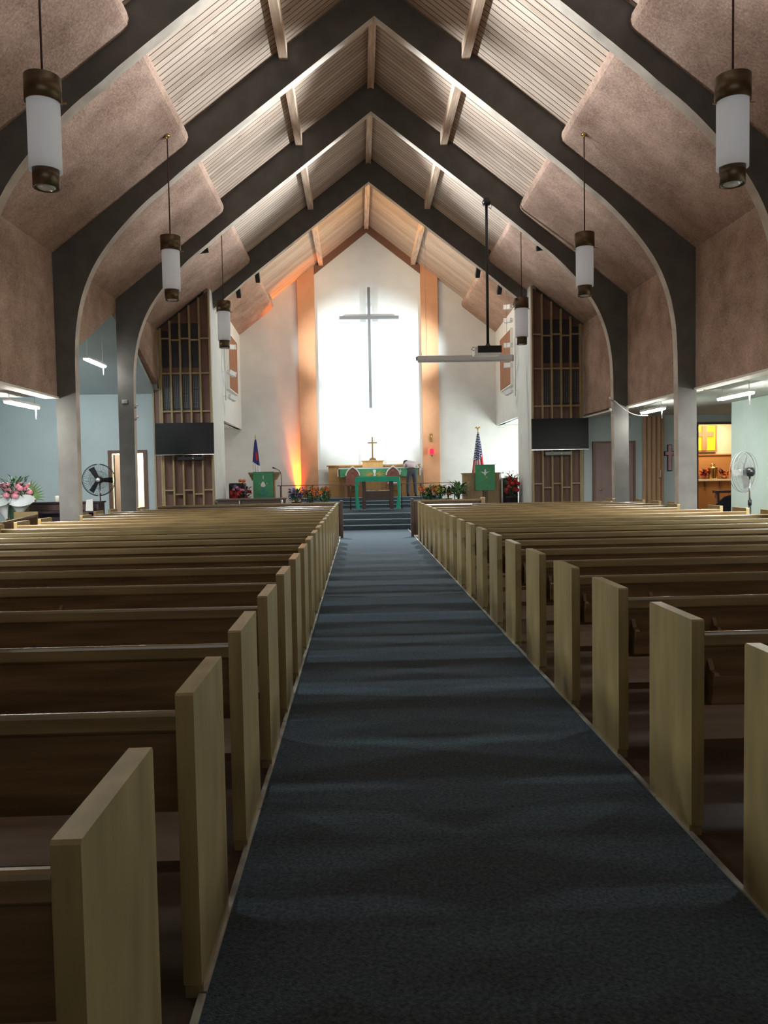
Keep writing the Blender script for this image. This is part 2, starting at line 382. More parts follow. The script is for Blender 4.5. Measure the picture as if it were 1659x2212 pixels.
# facing wall left with doorway
mb = MB()
mb.box((-10.6, 21.0, 0), (-7.18, 21.15, 4.3)); mb.box((-6.27, 21.0, 0), (-5.86, 21.15, 4.3)); mb.box((-7.18, 21.0, 2.26), (-6.27, 21.15, 4.3))
struct(mb, 'wall_transept', 'wallblue')
struct(MB().box((-10.75, YB, 0), (-10.6, 24, 5.6)), 'wall_left', 'wallblue')
# facing wall right with door, opening
mb = MB()
mb.box((5.84, 21.0, 0), (9.05, 21.15, 3.1)); mb.box((9.05, 21.0, 2.83), (10.2, 21.15, 3.1)); mb.box((10.2, 21.0, 0), (10.6, 21.15, 3.1))
struct(mb, 'wall_aisle_end', 'wallblue')
struct(MB().box((8.2, YB, 0), (10.6, 17.35, 3.1)), 'wall_right', 'wallmint')
struct(MB().box((10.6, 17.0, 0), (10.75, 21.0, 3.2)), 'wall_right_outer', 'wallmint')
# sacristy behind the opening
mb = MB(); mb.box((8.4, 22.6, 1.95), (12.5, 22.75, 3.2)); struct(mb, 'wall_sacristy', 'cream')
mb = MB(); mb.box((8.4, 22.58, 0), (12.5, 22.75, 1.95)); mb.box((8.4, 22.54, 1.95), (12.5, 22.6, 1.99)); struct(mb, 'wall_sacristy_dado', 'amberwall')
mb = MB(); mb.box((8.3, 21.15, 0), (8.4, 22.7, 3.2)); mb.box((12.5, 21.0, 0), (12.6, 22.7, 3.2)); mb.box((8.3, 21.15, 3.1), (12.6, 22.75, 3.2)); mb.box((10.6, 21., 0), (12.6, 21.15, 3.2)); struct(mb, 'wall_sacristy_side', 'amberwall')
mb = MB(); mb.box((9.0, 20.97, 2.78), (10.2, 21.0, 2.85)); mb.box((9.02, 20.97, 0), (9.07, 21.0, 2.78)); struct(mb, 'trim_20', 'doorframe')
# room behind left doorway
mb = MB(); mb.box((-8.5, 23.0, 0), (-5.0, 23.1, 3.)); mb.box((-8.6, 21.15, 0), (-8.5, 23.1, 3.)); mb.box((-5.0, 21.15, 0), (-4.9, 23.1, 3.)); mb.box((-8.6, 21.15, 2.9), (-4.9, 23.1, 3.0)); struct(mb, 'wall_vestry', 'cream')
mb = MB(); mb.box((-7.25, 20.96, 0), (-7.15, 21.0, 2.33)); mb.box((-6.30, 20.96, 0), (-6.2, 21.0, 2.33)); mb.box((-7.15, 20.96, 2.24), (-6.30, 21.0, 2.33)); struct(mb, 'trim_21', 'doorframe')
# chancel ---------------------------------------------------------
mb = MB()
mb.prism([(-1.9, 0), (1.9, 0), (1.9, 8.77), (0, 10.13), (-1.9, 8.77)], 'xz', YW, YW + .1); struct(mb, 'wall_chancel_back', 'wallw')
mb = MB()
mb.prism([(-1.88, dz(1.88)), (0, DR), (1.88, dz(1.88)), (1.88, dz(1.88) - .3), (0, DR - .29), (-1.88, dz(1.88) - .3)], 'xz', YW - .06, YW + .05); struct(mb, 'trim_22', 'fascia')
for sg, nme in ((-1, 'left'), (1, 'right')):
    mb = MB(); mb.prism([(sg * 2.2, 0), (sg * 6.4, 0), (sg * 6.4, 6.), (sg * 2.2, dz(2.2) + .02)], 'xz', YW + .02, YW + .12); struct(mb, 'wall_chancel_' + nme, 'wallg')
    mb = MB(); mb.prism([(sg * 1.88, 0), (sg * 2.48, 0), (sg * 2.48, dz(2.48)), (sg * 1.88, dz(1.88))], 'xz', YW - .16, YW + .1); struct(mb, 'wall_pilaster_' + nme, 'orange')
    # inner chancel wall, opening into a side alcove below z 3.25 past y 23.1
    def XI(y): return 4.40 + (y - 21.0) / 6.3 * .16
    mb = MB()
    for (y0, y1, zlo) in ((21.12, 23.1, 0), (23.1, YW + .05, 3.25)):
        pts = [(sg * XI(y0), y0), (sg * XI(y1), y1), (sg * (XI(y1) + .16), y1), (sg * (XI(y0) + .16), y0)]
        t = MB(); t.prism(pts, 'xy', zlo, 7.0)
        for v in t.bm.verts:
            if v.co.z > 6: v.co.z = dz(v.co.x) - .05
        mb.join(t)
    struct(mb, 'wall_chancel_side_' + nme, 'wallw')
    # alcove shell
    mb = MB(); mb.box((min(sg * 4.6, sg * 6.4), 23.0, 3.25), (max(sg * 4.6, sg * 6.4), YW + .1, 3.35)); mb.box((min(sg * 4.5, sg * 6.4), 22.95, 0), (max(sg * 4.5, sg * 6.4), 23.1, 3.3)); mb.box((min(sg * 6.3, sg * 6.4), 23, 0), (max(sg * 6.3, sg * 6.4), YW + .1, 3.3))
    struct(mb, 'wall_alcove_' + nme, 'wallg')
# roof end wall outside pieces to close the volume
mb = MB(); mb.prism([(-10.6, 0), (10.6, 0), (10.6, 3.2), (6.2, 5.7), (0, DR + .2), (-6.2, 5.7), (-10.6, 5.5)], 'xz', YB - .15, YB); struct(mb, 'wall_back', 'wallg')
# platform and steps
mb = MB(); mb.box((-6.3, 21.75, 0), (6.3, YW + .02, Z1))
for k, y in enumerate((21.05, 21.4)): mb.box((-2.35, y, 0), (2.35, 21.75, Z1 * (k + 1) / 3))
struct(mb, 'floor_chancel_steps', 'stepcarpet')
mb = MB()
for k, y in enumerate((25.4, 25.68, 25.95)): mb.box((-2.42, y, Z1 - .01), (2.42, YW, Z1 + (Z2 - Z1) * (k + 1) / 3))
struct(mb, 'floor_altar_steps', 'stepcarpet')
mb = MB()
for k, y in enumerate((21.05, 21.4, 21.75)): mb.box((-2.35, y - .012, Z1 * (k + 1) / 3 - .018), (2.35, y + .03, Z1 * (k + 1) / 3 + .004))
for k, y in enumerate((25.4, 25.68, 25.95)): mb.box((-2.42, y - .012, Z1 + (Z2 - Z1) * (k + 1) / 3 - .015), (2.42, y + .04, Z1 + (Z2 - Z1) * (k + 1) / 3 + .004))
struct(mb, 'trim_23', 'nosing')
# aisle carpet and its edge strips
tag(MB().box((-AW + .0, YB + .05, 0), (AW, 21.05, .012)).build('aisle_carpet', 'carpet'), 'dark blue-grey carpet running up the centre aisle to the chancel steps', 'carpet')
for sg in (-1, 1):
    mb = MB(); y = -1.5
    while y < 20.8:
        mb.box((min(sg * AW, sg * (AW + .022)), y, 0), (max(sg * AW, sg * (AW + .022)), y + 1.21, .02)); y += 1.22
    struct(mb, 'trim_%d' % (24 + (sg > 0)), 'edge')

# ------------------------------------------------------------------ pews
ROW0, PITCH = 1.27, .872
ORD = ['first', 'second', 'third', 'fourth', 'fifth', 'sixth', 'seventh', 'eighth', 'ninth', 'tenth', 'eleventh', 'twelfth', 'thirteenth', 'fourteenth', 'fifteenth', 'sixteenth', 'seventeenth', 'eighteenth', 'nineteenth']
def pew_end(x0, x1):
    mb = MB(); prof = [(0, .05), (.02, .05), (.02, 0), (.45, 0), (.45, .895), (.443, .904), (.007, .904), (0, .897)]
    mb.prism(prof, 'yz', x0, x1); return mb
def make_pew(L, racks):
    """local: x from 0 (aisle end) to L, y forward, origin on the floor at the aisle end's rear corner"""
    r = thing('church_pew', (0, 0, 0), 'pew', 'pew')
    pew_end(0, .052).build('end_panel', 'pewend', r); pew_end(L - .052, L).build('end_panel', 'pewend', r)
    mb = MB(); mb.prism([(.012, .81), (.03, .81), (.118, .525), (.098, .52)], 'yz', .052, L - .052)
    back = mb.build('backrest', 'pewback', r)
    mb = MB(); mb.prism([(.004, .795), (.0, .80), (-.003, .84), (.0, .849), (.008, .853), (.02, .852), (.028, .845), (.032, .80), (.02, .79), (.012, .788)], 'yz', .052, L - .052)
    mb.build('top_rail', 'pewrail', back)
    mb = MB(); mb.prism([(.07, .385), (.40, .43), (.435, .432), (.445, .42), (.44, .395), (.40, .39), (.07, .35)], 'yz', .052, L - .052)
    mb.build('seat', 'pewseat', r)
    mb = MB(); mb.prism([(.38, .05), (.41, .05), (.41, .39), (.38, .39)], 'yz', L * .5 - .25, L * .5 + .25)
    mb = MB(); mb.prism([(.10, 0), (.40, 0), (.40, .39), (.10, .37)], 'yz', L / 2 - .02, L / 2 + .02); mb.build('support', 'pewback', r)
    for x0, x1 in racks:
        mb = MB()
        br = [(.09, .555), (.075, .68), (.05, .735), (.035, .735), (.01, .695), (-.025, .69), (-.035, .68), (-.005, .555)]
        for xx in (x0, x1 - .02): mb.prism(br, 'yz', xx, xx + .02)
        mb.prism([(-.005, .555), (.09, .55), (.09, .562), (-.005, .567)], 'yz', x0, x1)
        mb.prism([(-.005, .555), (-.033, .675), (-.023, .677), (.005, .557)], 'yz', x0, x1)
        mb.build('book_rack', 'pewback', r)
    return r
RACKS = [(.08, .53), (1.5, 1.95), (2.95, 3.4)]
proto = {}
def place_pew(L, x, y, rot, label, group):
    key = L
    if key not in proto:
        proto[key] = make_pew(L, [q for q in RACKS if q[1] < L - .1]); o = proto[key]
    else: o = copy_tree(proto[key])
    o.location = (x, y, 0); o.rotation_euler = (0, 0, 0)
    tag(o, label, 'pew', group); return o
for side, nme in ((-1, 'left'), (1, 'right')):
    for k in range(19):
        if k == 0 and side > 0: continue
        outer = 5.34 if k in (2, 6, 10, 14, 18) else 5.7
        L = round(outer - AW - .01, 3); y = ROW0 + PITCH * k
        fromfront = 18 - k
        if k == (0 if side < 0 else 1): where = 'nearest the camera, %s of the carpet' % nme
        elif k == 18: where = 'closest to the chancel steps, %s of the carpet' % nme
        elif k < 9: where = 'on the %s of the carpet, %s row from the camera' % (nme, ORD[k if side < 0 else k - 1])
        else: where = 'on the %s of the carpet, %s row from the chancel steps' % (nme, ORD[fromfront])
        o = place_pew(L, 0, y, 0, 'brown oak church pew ' + where, 'pews %s of the centre aisle' % nme)
        o.location.x = side * (AW + .01) if side > 0 else -(AW + .01) - L
        if side < 0: pass
# front partitions ahead of the first pews
def partition(x0, x1, label, post_every, zt=.90):
    r = thing('front_partition', (0, 0, 0), label, 'partition')
    mb = MB(); mb.box((x0, 18.52, .05), (x1, 18.55, zt - .05)); mb.build('panel', 'desk', r)
    mb = MB(); mb.box((x0, 18.48, zt - .05), (x1, 18.59, zt), .008); mb.build('top_rail', 'pewrail', r)
    for x in post_every:
        w = .035 if abs(x) < 1 else .05
        mb = MB(); mb.box((x - w, 18.46, 0), (x + w, 18.60, zt + .04), .008); mb.build('post', 'walnut' if abs(x) < 1 else 'lectern', r)
partition(.86, 2.62, 'dark wood front partition with pale posts before the first pews on the right', (.86, 2.6))
partition(-5.3, -.87, 'low dark wood partition with end post before the first pews on the left', (-.87,), .88)
o = MB().prism([(0, 0), (.14, .012), (.15, 0), (.14, -.012)], 'yz', 0, 1.0).build('white_sheet', 'linen'); o.location = (.97, ROW0 + PITCH * 17 - .06, .871)
tag(o, 'long white sheet of card lying along a pew rail at the right front', 'sheet')

# ------------------------------------------------------------------ pendant lamps
def pendant(x, y, zt, zb, hookz, label):
    r = thing('pendant_lamp', (x, y, zb), label, 'lamp', group='cylinder pendant lamps')
    H = zt - zb; R = .168
    mb = MB(); mb.lathe([(.02, H), (R, H), (R, H * .77), (R - .012, H * .77), (R - .012, H * .79), (.02, H - .01)], n=32, cap=False); mb.build('top_cap', 'bronze', r)
    mb = MB(); mb.lathe([(R - .018, H * .80), (R - .018, H * .155)], n=32, cap=False); mb.lathe([(R - .026, H * .155), (R - .026, H * .80)], n=32, cap=False); mb.build('glass_cylinder', 'shade', r)
    mb = MB(); mb.lathe([(.02, H * .22), (.122, H * .22), (.122, .0), (.108, .0), (.108, H * .2)], n=32, cap=False); mb.build('bottom_cap', 'bronze', r)
    mb = MB(); mb.lathe([(.0, -.012), (.06, -.008), (.106, .012), (.0, .014)], n=24, cap=False); mb.build('lens', 'reflector', r)
    mb = MB(); mb.bar((R - .01, 0, H * .77), (R + .05, 0, H * .77), .012); mb.bar((-R + .01, 0, H * .755), (-R - .03, 0, H * .755), .01); mb.build('thumb_screw', 'brass', r)
    mb = MB(); mb.tube([(0, 0, H - .01), (0, 0, hookz - zb)], .011); mb.build('cord', 'cord', r)
    mb = MB(); mb.lathe([(.0, 0), (.035, 0), (.05, .03), (.03, .06), (.0, .07)], (0, 0, hookz - zb - .03), n=16, cap=False); mb.ball((-.01, -.03, hookz - zb - .045), .025); mb.build('hook', 'brass', r)
def pz(x): return 10.08 - .77 * abs(x)
for sg, nme in ((-1, 'left'), (1, 'right')):
    x = 3.33 if sg < 0 else 3.31
    pendant(sg * 3.36 if sg < 0 else 3.30, 7.5, 5.34, 4.31, dz(3.33) - .02, 'bronze and frosted glass pendant lamp hanging largest and nearest on the %s' % nme)
    pendant(sg * 3.56, 13.25, 5.64, 4.57, pz(3.56) - .02, 'middle one of three bronze and frosted glass pendants in the %s row' % nme)
    pendant(sg * 3.57, 18.4, 5.72, 4.62, pz(3.57) - .02, 'bronze and frosted glass pendant beside the chancel wall on the %s' % nme)

# ------------------------------------------------------------------ organ screens with televisions
def screen(sg, nme):
    Y = 21.0
    r = thing('organ_screen', (sg * 5.1, Y, 0), 'tall brown lattice organ screen with louvres beside the %s chancel wall' % nme, 'screen')
    X0 = [4.42, 4.69, 4.955, 5.22, 5.485, 5.75]         # battens from the chancel outwards
    tops = lambda x: pz(x) - .03
    def pane(x0, x1, z0, z1, m, name, y0=.0, y1=.04):
        mb = MB(); a, b = sg * x0 - sg * 5.1, sg * x1 - sg * 5.1
        za = (lambda x: tops(x)) if z1 is None else (lambda x: z1)
        mb.prism([(a, z0), (b, z0), (b, za(x1)), (a, za(x0))], 'xz', y0, y1); return mb.build(name, m, r)
    pane(4.4, 5.83, .02, 3.2, 'screenp', 'lower_panel', .07, .11)
    pane(4.4, 5.83, 3.2, None, 'screenp', 'upper_panel', .07, .11)
    if sg < 0:
        pane(5.80, 5.99, .02, 3.95, 'screenp', 'side_panel', -.01, -.03)
    for i in range(1, 5):
        a, b = X0[i], X0[i + 1]
        pane(a, b, 4.55, min(5.98, tops(b) - .0) if False else 5.75 if i < 4 else 5.55, 'screend', 'dark_panel', .062, .068)
        # louvre box
        mb = MB(); aa, bb = sg * (a + .035) - sg * 5.1, sg * (b - .035) - sg * 5.1
        if aa > bb: aa, bb = bb, aa
        mb.box((aa, .05, 3.42), (bb, .062, 4.33)); mb.mi = 1
        n = 4
        for j in range(n):
            xx = aa + (bb - aa) * (j + .5) / n
            for q in range(26): mb.box((xx - .012, .035, 3.45 + q * .034), (xx + .012, .05, 3.45 + q * .034 + .02))
        mb.build('louvre', ['louvre', 'louvreb'], r)
    for x in X0 + [5.80]:
        mb = MB(); c = sg * x - sg * 5.1; z1 = tops(x + .02)
        mb.box((c - .022, -.04, .02), (c + .022, .07, z1)); mb.build('batten', 'batten', r)
    if sg < 0:
        mb = MB(); c = -5.97 + 5.1; mb.box((c - .02, -.06, .02), (c + .02, .0, 3.98)); mb.box((c, -.06, 3.94), (c + .18, .0, 3.98)); mb.build('batten', 'batten', r)
    rows = []
    for i in range(5):
        a, b = X0[i], X0[i + 1]
        odd = i % 2
        for z in (5.33 - .04 * odd, 4.39, 3.36, (1.21 if not odd else 1.10)):
            if z > tops(b): continue
            mb = MB(); aa, bb = sorted((sg * (a + .02) - sg * 5.1, sg * (b - .02) - sg * 5.1)); mb.box((aa, -.02, z - .02), (bb, .07, z + .02)); mb.build('crosspiece', 'batten', r)
screen(-1, 'left'); screen(1, 'right')
def tv(x, z, label, tilt, rz):
    r = thing('television', (x, 20.78, z), label, 'television', rotz=rz)
    mb = MB(); mb.box((-.79, -.02, -.42), (.79, .03, .43), .01); s = mb.build('housing', 'black', r)
    mb = MB(); mb.box((-.775, -.024, -.405), (.775, -.02, .42)); mb.build('screen', 'tv', r)
    mb = MB(); mb.box((-.79, -.022, -.435), (.79, .02, -.42)); mb.build('bottom_edge', 'chrome', r)
    mb = MB(); mb.box((-.3, .02, -.3), (.3, .16, .3)); mb.build('wall_bracket', 'blackm', r)
    r.rotation_euler = (tilt, 0, rz)
    q = thing('sound_bar', (x + (.15 if x < 0 else -.02), 20.86, z - .53), 'slim dark sound bar under the %s television' % ('left' if x < 0 else 'right'), 'speaker')
    mb = MB(); mb.box((-.36, -.06, -.05), (.36, .06, .05), .02); mb.build('cabinet', 'greyp' if x > 0 else 'blackm', q)
    mb = MB(); mb.lathe([(0, 0), (.018, 0), (.018, .01), (0, .01)], n=10, cap=False); o = mb.build('indicator', 'whitep', q, loc=(.06, -.065, 0)); o.rotation_euler = (PI / 2, 0, 0)
    mb = MB(); mb.box((-.3, .06, -.03), (.3, .1, .03)); mb.build('mount', 'blackm', q)
tv(-5.12, 2.6, 'black flat television on the left organ screen', -.03, .0)
tv(5.12, 2.57, 'black flat television on the right organ screen', -.03, .0)

# grilles and track spotlights on the chancel side walls
for sg, nme in ((-1, 'left'), (1, 'right')):
    r = thing('wall_grille', (sg * 4.46, 24.85, 4.32), 'brown vertical slatted organ grille in the %s chancel wall' % nme, 'grille', rotz=math.atan2(-sg * .16, 6.3))
    mb = MB(); mb.box((-.03, -1.0, 0), (.03, 1.0, 1.7)); mb.build('backing', 'grilled', r)
    mb = MB(); s = -sg
    for k in range(13): mb.box((min(s * .03, s * .055), -.98 + k * .155, .02), (max(s * .03, s * .055), -.98 + k * .155 + .095, 1.68))
    mb.build('slats', 'grille', r)
    mb = MB()
    for a, b in (((-1.04, -.04), (1.04, 0)), ((-1.04, 1.7), (1.04, 1.74)), ((-1.04, 0), (-1.0, 1.7)), ((1.0, 0), (1.04, 1.7))):
        mb.box((-.05, a[0], a[1]), (.06, b[0], b[1]))
    mb.build('frame', 'trimw', r)
    r = thing('spotlight_pole', (sg * 4.36, 23.0, 3.85), 'white upright pole of stage spotlights on the %s chancel wall' % nme, 'light')
    mb = MB(); mb.tube([(0, 0, 0), (0, 0, 2.9 if sg > 0 else 1.75)], .018, 10); mb.box((-.03, -.03, .9), (.03, .03, 1.75)); mb.build('pole', 'whitep', r)
    for z in ((.18, .95, 1.55, 2.3, 2.7) if sg > 0 else (.12, .85, 1.6)):
        d = Vector((-sg * .62, .78, .06 if z > .9 else -.3)).normalized(); p = Vector((-sg * .1, .1, z))
        mb = MB(); mb.bar((0, 0, z), tuple(p), .02); mb.bar(tuple(p - d * .02), tuple(p + d * .2), .13, .13); mb.bar(tuple(p + d * .2), tuple(p + d * .23), .15, .15)
        mb.bar((0, 0, z), (sg * .07, 0, z), .02); mb.build('lamp_head', 'whitep', r)

# black clamp spots on the last arch
for i, (x, lab) in enumerate(((-3.2, 'small black clamp spotlight on the rear arch, upper of the two at left'), (-3.75, 'small black clamp spotlight on the rear arch, lower of the two at left'), (3.1, 'small black clamp spotlight on the rear arch at right, beside the decking edge'), (3.72, 'small black clamp spotlight on the rear arch at right, middle of three'), (4.2, 'small black clamp spotlight on the rear arch at right, lowest of three'))):
    z = 9.71 - .77 * abs(x)
    r = thing('clamp_spotlight', (x, 21.95, z), lab, 'light')
    mb = MB(); mb.bar((0, -.12, .1), (0, .15, -.12), .12, .14); mb.build('housing', 'blackm', r)
    mb = MB(); mb.bar((0, -.17, .0), (0, .06, .05), .02); mb.bar((0, -.17, 0), (0, -.17, .15), .02); mb.build('clamp', 'blackm', r)
    mb = MB(); mb.bar((0, .15, -.12), (0, .158, -.1265), .10, .12); mb.build('lens', 'reflector', r)
for sg, y in ((-1, 17.8),(1, 17.8)):
    r = thing('clamp_spotlight', (sg * 3.9, y, 6.72), 'small black clamp spotlight under the second arch on the %s' % ('left' if sg < 0 else 'right'), 'light')
    mb = MB(); mb.bar((-.1, 0, .0), (.12, 0, .03), .1, .09); mb.build('housing', 'blackm', r)
    mb = MB(); mb.bar((0, 0, .03), (0, -.14, .06), .02); mb.build('clamp', 'blackm', r)

# projector and screen housing
r = thing('projector', (2.58, 17.45, 4.33), 'black and white projector hanging from the ceiling on a long black pole', 'projector')
mb = MB(); mb.box((-.26, -.16, -.07), (.29, .2, .09), .015); mb.build('body', 'black', r)
mb = MB(); mb.box((-.29, -.2, -.12), (.25, .2, -.075), .01); mb.box((-.33, -.18, -.12), (-.26, .18, .06), .01); mb.build('lower_case', 'whitep', r)
mb = MB(); mb.lathe([(0, 0), (.05, 0), (.05, .06), (0, .06)], n=16, cap=False); o = mb.build('lens', 'reflector', r, loc=(.17, .2, -.02)); o.rotation_euler = (-PI / 2, 0, 0)
mb = MB(); mb.tube([(0, 0, .09), (0, 0, 3.30)], .032, 12); mb.lathe([(.09, .09), (.05, .13), (.035, .16)], n=14, cap=False); mb.build('pole', 'black', r)
mb = MB(); mb.lathe([(.0, 3.27), (.08, 3.27), (.1, 3.33), (.06, 3.42), (0, 3.44)], n=14, cap=False); mb.build('ceiling_mount', 'black', r)
mb = MB(); mb.tube([(-.25, -.1, .07), (-.36, -.1, .06), (-.4, -.1, .02), (-.34, -.1, -.02), (-.3, -.1, .03)], .008, 6)
mb.tube([(.03, 0, 3.3), (.12, -.02, 3.28), (.1, -.02, 3.18), (.05, -.02, 3.22)], .008, 6); mb.build('cable', 'blackm', r)
r = thing('projection_screen_case', (2.66, 21.75, 4.8), 'long light grey rolled projection screen case hanging before the chancel', 'screen case')
mb = MB(); mb.box((-1.36, -.06, -.045), (1.36, .06, .1), .012); mb.build('case', 'silver', r)
mb = MB(); mb.tube([(-1.35, 0, -.07), (1.33, 0, -.07)], .022, 10); mb.build('bottom_bar', 'silver', r)
mb = MB(); mb.box((-1.40, -.05, -.03), (-1.36, .05, .07)); mb.box((1.36, -.05, -.08), (1.39, .05, .08)); mb.build('end_cap', 'greyp', r)
for x, zt in ((-1.1, 9.71 - .77 * 1.56), (1.2, 9.71 - .77 * 3.86)):
    mb = MB(); mb.tube([(x, 0, .1), (x, -.02, zt - 4.8)], .005, 6); mb.build('hanging_wire', 'greyp', r)

# ------------------------------------------------------------------ chancel furniture
r = thing('wall_cross', (.04, YW - .2, 3.93), 'tall slender grey cross mounted on the bright chancel wall', 'cross')
mb = MB(); mb.box((-.048, -.05, 0), (.048, .05, 4.21)); mb.build('upright', 'cross', r)
mb = MB(); mb.box((-1.05, -.045, 3.12), (1.05, .045, 3.215)); mb.build('crossbar', 'cross', r)
mb = MB()
for z in (.6, 3.6): mb.box((-.03, .05, z), (.03, .2, z + .06))
mb.build('wall_mount', 'cross', r)

r = thing('altar_cabinet', (0, 27.0, Z2), 'long oak retable cabinet standing against the chancel wall', 'cabinet')
mb = MB(); mb.box((-1.50, -.05, 0), (1.72, .11, 1.08)); mb.build('carcass', 'altar', r)
mb = MB(); mb.prism([(-.10, 1.08), (.11, 1.08), (.11, 1.13), (-.13, 1.13), (-.13, 1.10)], 'yz', -1.56, 1.76); mb.build('top_moulding', 'altar', r)
r = thing('altar', (0, 26.62, Z2), 'oak altar dressed with white linen and a green frontal', 'altar')
mb = MB(); mb.box((-.95, -.08, 0), (1.5, .28, .98)); mb.build('base', 'altard', r)
mb = MB(); mb.box((-1.13, -.14, .98), (1.68, .3, 1.02)); mb.build('mensa', 'altar', r)
mb = MB(); mb.box((-1.17, -.165, 1.02), (1.72, .3, 1.035)); mb.box((-1.17, -.165, .72), (-1.14, .25, 1.03)); mb.box((1.69, -.165, .72), (1.72, .25, 1.03)); mb.box((-1.17, -.165, .985), (1.72, -.155, 1.03)); mb.build('linen_cloth', 'linen', r)
fr = MB().box((-1.08, -.175, .70), (1.62, -.167, .985)).build('frontal', 'green', r)
mb = MB()
cx = .12
for k in range(11):                       # gold rays either side of the white chalice
    a = PI * (.04 + .92 * k / 10)
    if abs(a - PI / 2) < .3: continue
    L = .30 + .18 * abs(math.cos(a)) * (1 if k % 2 else .75); d = Vector((math.cos(a), 0, math.sin(a) * .52)); p = Vector((cx, -.178, .735)) + d * .10
    q = p + d * L; sd = Vector((-d.z, 0, d.x)).normalized() * .018
    mb.quad(tuple(p + sd), tuple(q), tuple(q + sd * .05), tuple(p - sd))
mb.build('ray_emblem', 'gold', fr)
mb = MB(); mb.prism([(cx - .05, .73), (cx + .05, .73), (cx + .02, .80), (cx + .055, .90), (cx + .03, .965), (cx, .93), (cx - .03, .965), (cx - .055, .90), (cx - .02, .80)], 'xz', -.181, -.177)
for xx in (-.80, 1.02): mb.box((xx - .012, -.181, .78), (xx + .012, -.177, .95)); mb.box((xx - .05, -.1805, .87), (xx - .012, -.177, .895)); mb.box((xx + .012, -.1805, .87), (xx + .05, -.177, .895))
mb.build('white_emblem', 'linen', fr)
r = thing('retable_box', (.07, 26.9, 1.80), 'pale oak box on the altar carrying the brass cross', 'box')
mb = MB(); mb.box((-.36, -.08, .018), (.36, .09, .22)); mb.build('body', 'altar', r)
mb = MB(); mb.box((-.40, -.11, .22), (.40, .1, .255), .006); mb.build('top', 'altar', r)
r = thing('altar_cross', (.07, 26.9, 2.055), 'brass standing cross on the oak box above the altar', 'cross')
mb = MB(); mb.prism([(-.15, 0), (.15, 0), (.11, .04), (.11, .06), (.05, .10), (-.05, .10), (-.11, .06), (-.11, .04)], 'xz', -.07, .07); mb.build('base', 'brass', r)
mb = MB(); mb.box((-.024, -.015, .10), (.024, .015, .83)); mb.build('upright', 'brass', r)
mb = MB(); mb.box((-.165, -.014, .60), (.165, .014, .645)); mb.build('crossbar', 'brass', r)

def gothic_chair(x, label, facing=0):
    r = thing('gothic_chair', (x, 26.40, Z2), label, 'chair', rotz=PI, group='gothic chancel chairs')
    arch = lambda w, z0, zs, zt, n=8: [(-w, z0), (w, z0)] + [(w * (1 - t ** 1.9), zs + (zt - zs) * t ** .85) for t in [i / n for i in range(n)]] + [(0, zt)] + [(-w * (1 - t ** 1.9), zs + (zt - zs) * t ** .85) for t in [i / n for i in range(n - 1, -1, -1)]]
    mb = MB(); mb.prism(arch(.235, .40, .75, 1.07), 'xz', -.02, .03); mb.build('backrest', 'chair', r)
    mb = MB(); o_, i_ = arch(.255, .62, .75, 1.09), arch(.215, .62, .75, 1.03)
    A = o_[2:]; B = i_[2:]
    for k in range(len(A) - 1):
        t = MB(); t.prism([A[k], A[k + 1], B[k + 1], B[k]], 'xz', .02, .06); mb.join(t)
    mb.build('arch_moulding', 'trimw', r)
    mb = MB(); o_, i_ = arch(.13, .42, .66, .9), arch(.112, .42, .66, .87)
    for k in range(1, len(o_) - 1):
        t = MB(); t.prism([o_[k], o_[(k + 1) % len(o_)], i_[(k + 1) % len(o_)], i_[k]], 'xz', .02, .05); mb.join(t)
    mb.build('tracery', 'chair', r)
    mb = MB(); mb.box((-.25, 0, .40), (.25, .42, .46), .01); mb.build('seat', 'chair', r)
    for a in (-.22, .22):
        for y in (.03, .39):
            mb = MB(); mb.bar((a, y, 0), (a, y, .41), .045); mb.build('leg', 'chair', r)
        mb = MB(); mb.box((a - .025, 0, .62), (a + .025, .40, .66), .008); mb.bar((a, .37, .44), (a, .37, .63), .035); mb.build('armrest', 'chair', r)
    mb = MB(); mb.bar((-.22, .02, .2), (.22, .02, .2), .03); mb.build('stretcher', 'chair', r)
gothic_chair(-.64, 'mahogany chair with pointed gothic back left of the communion table')
gothic_chair(.76, 'mahogany chair with pointed gothic back right of the communion table')

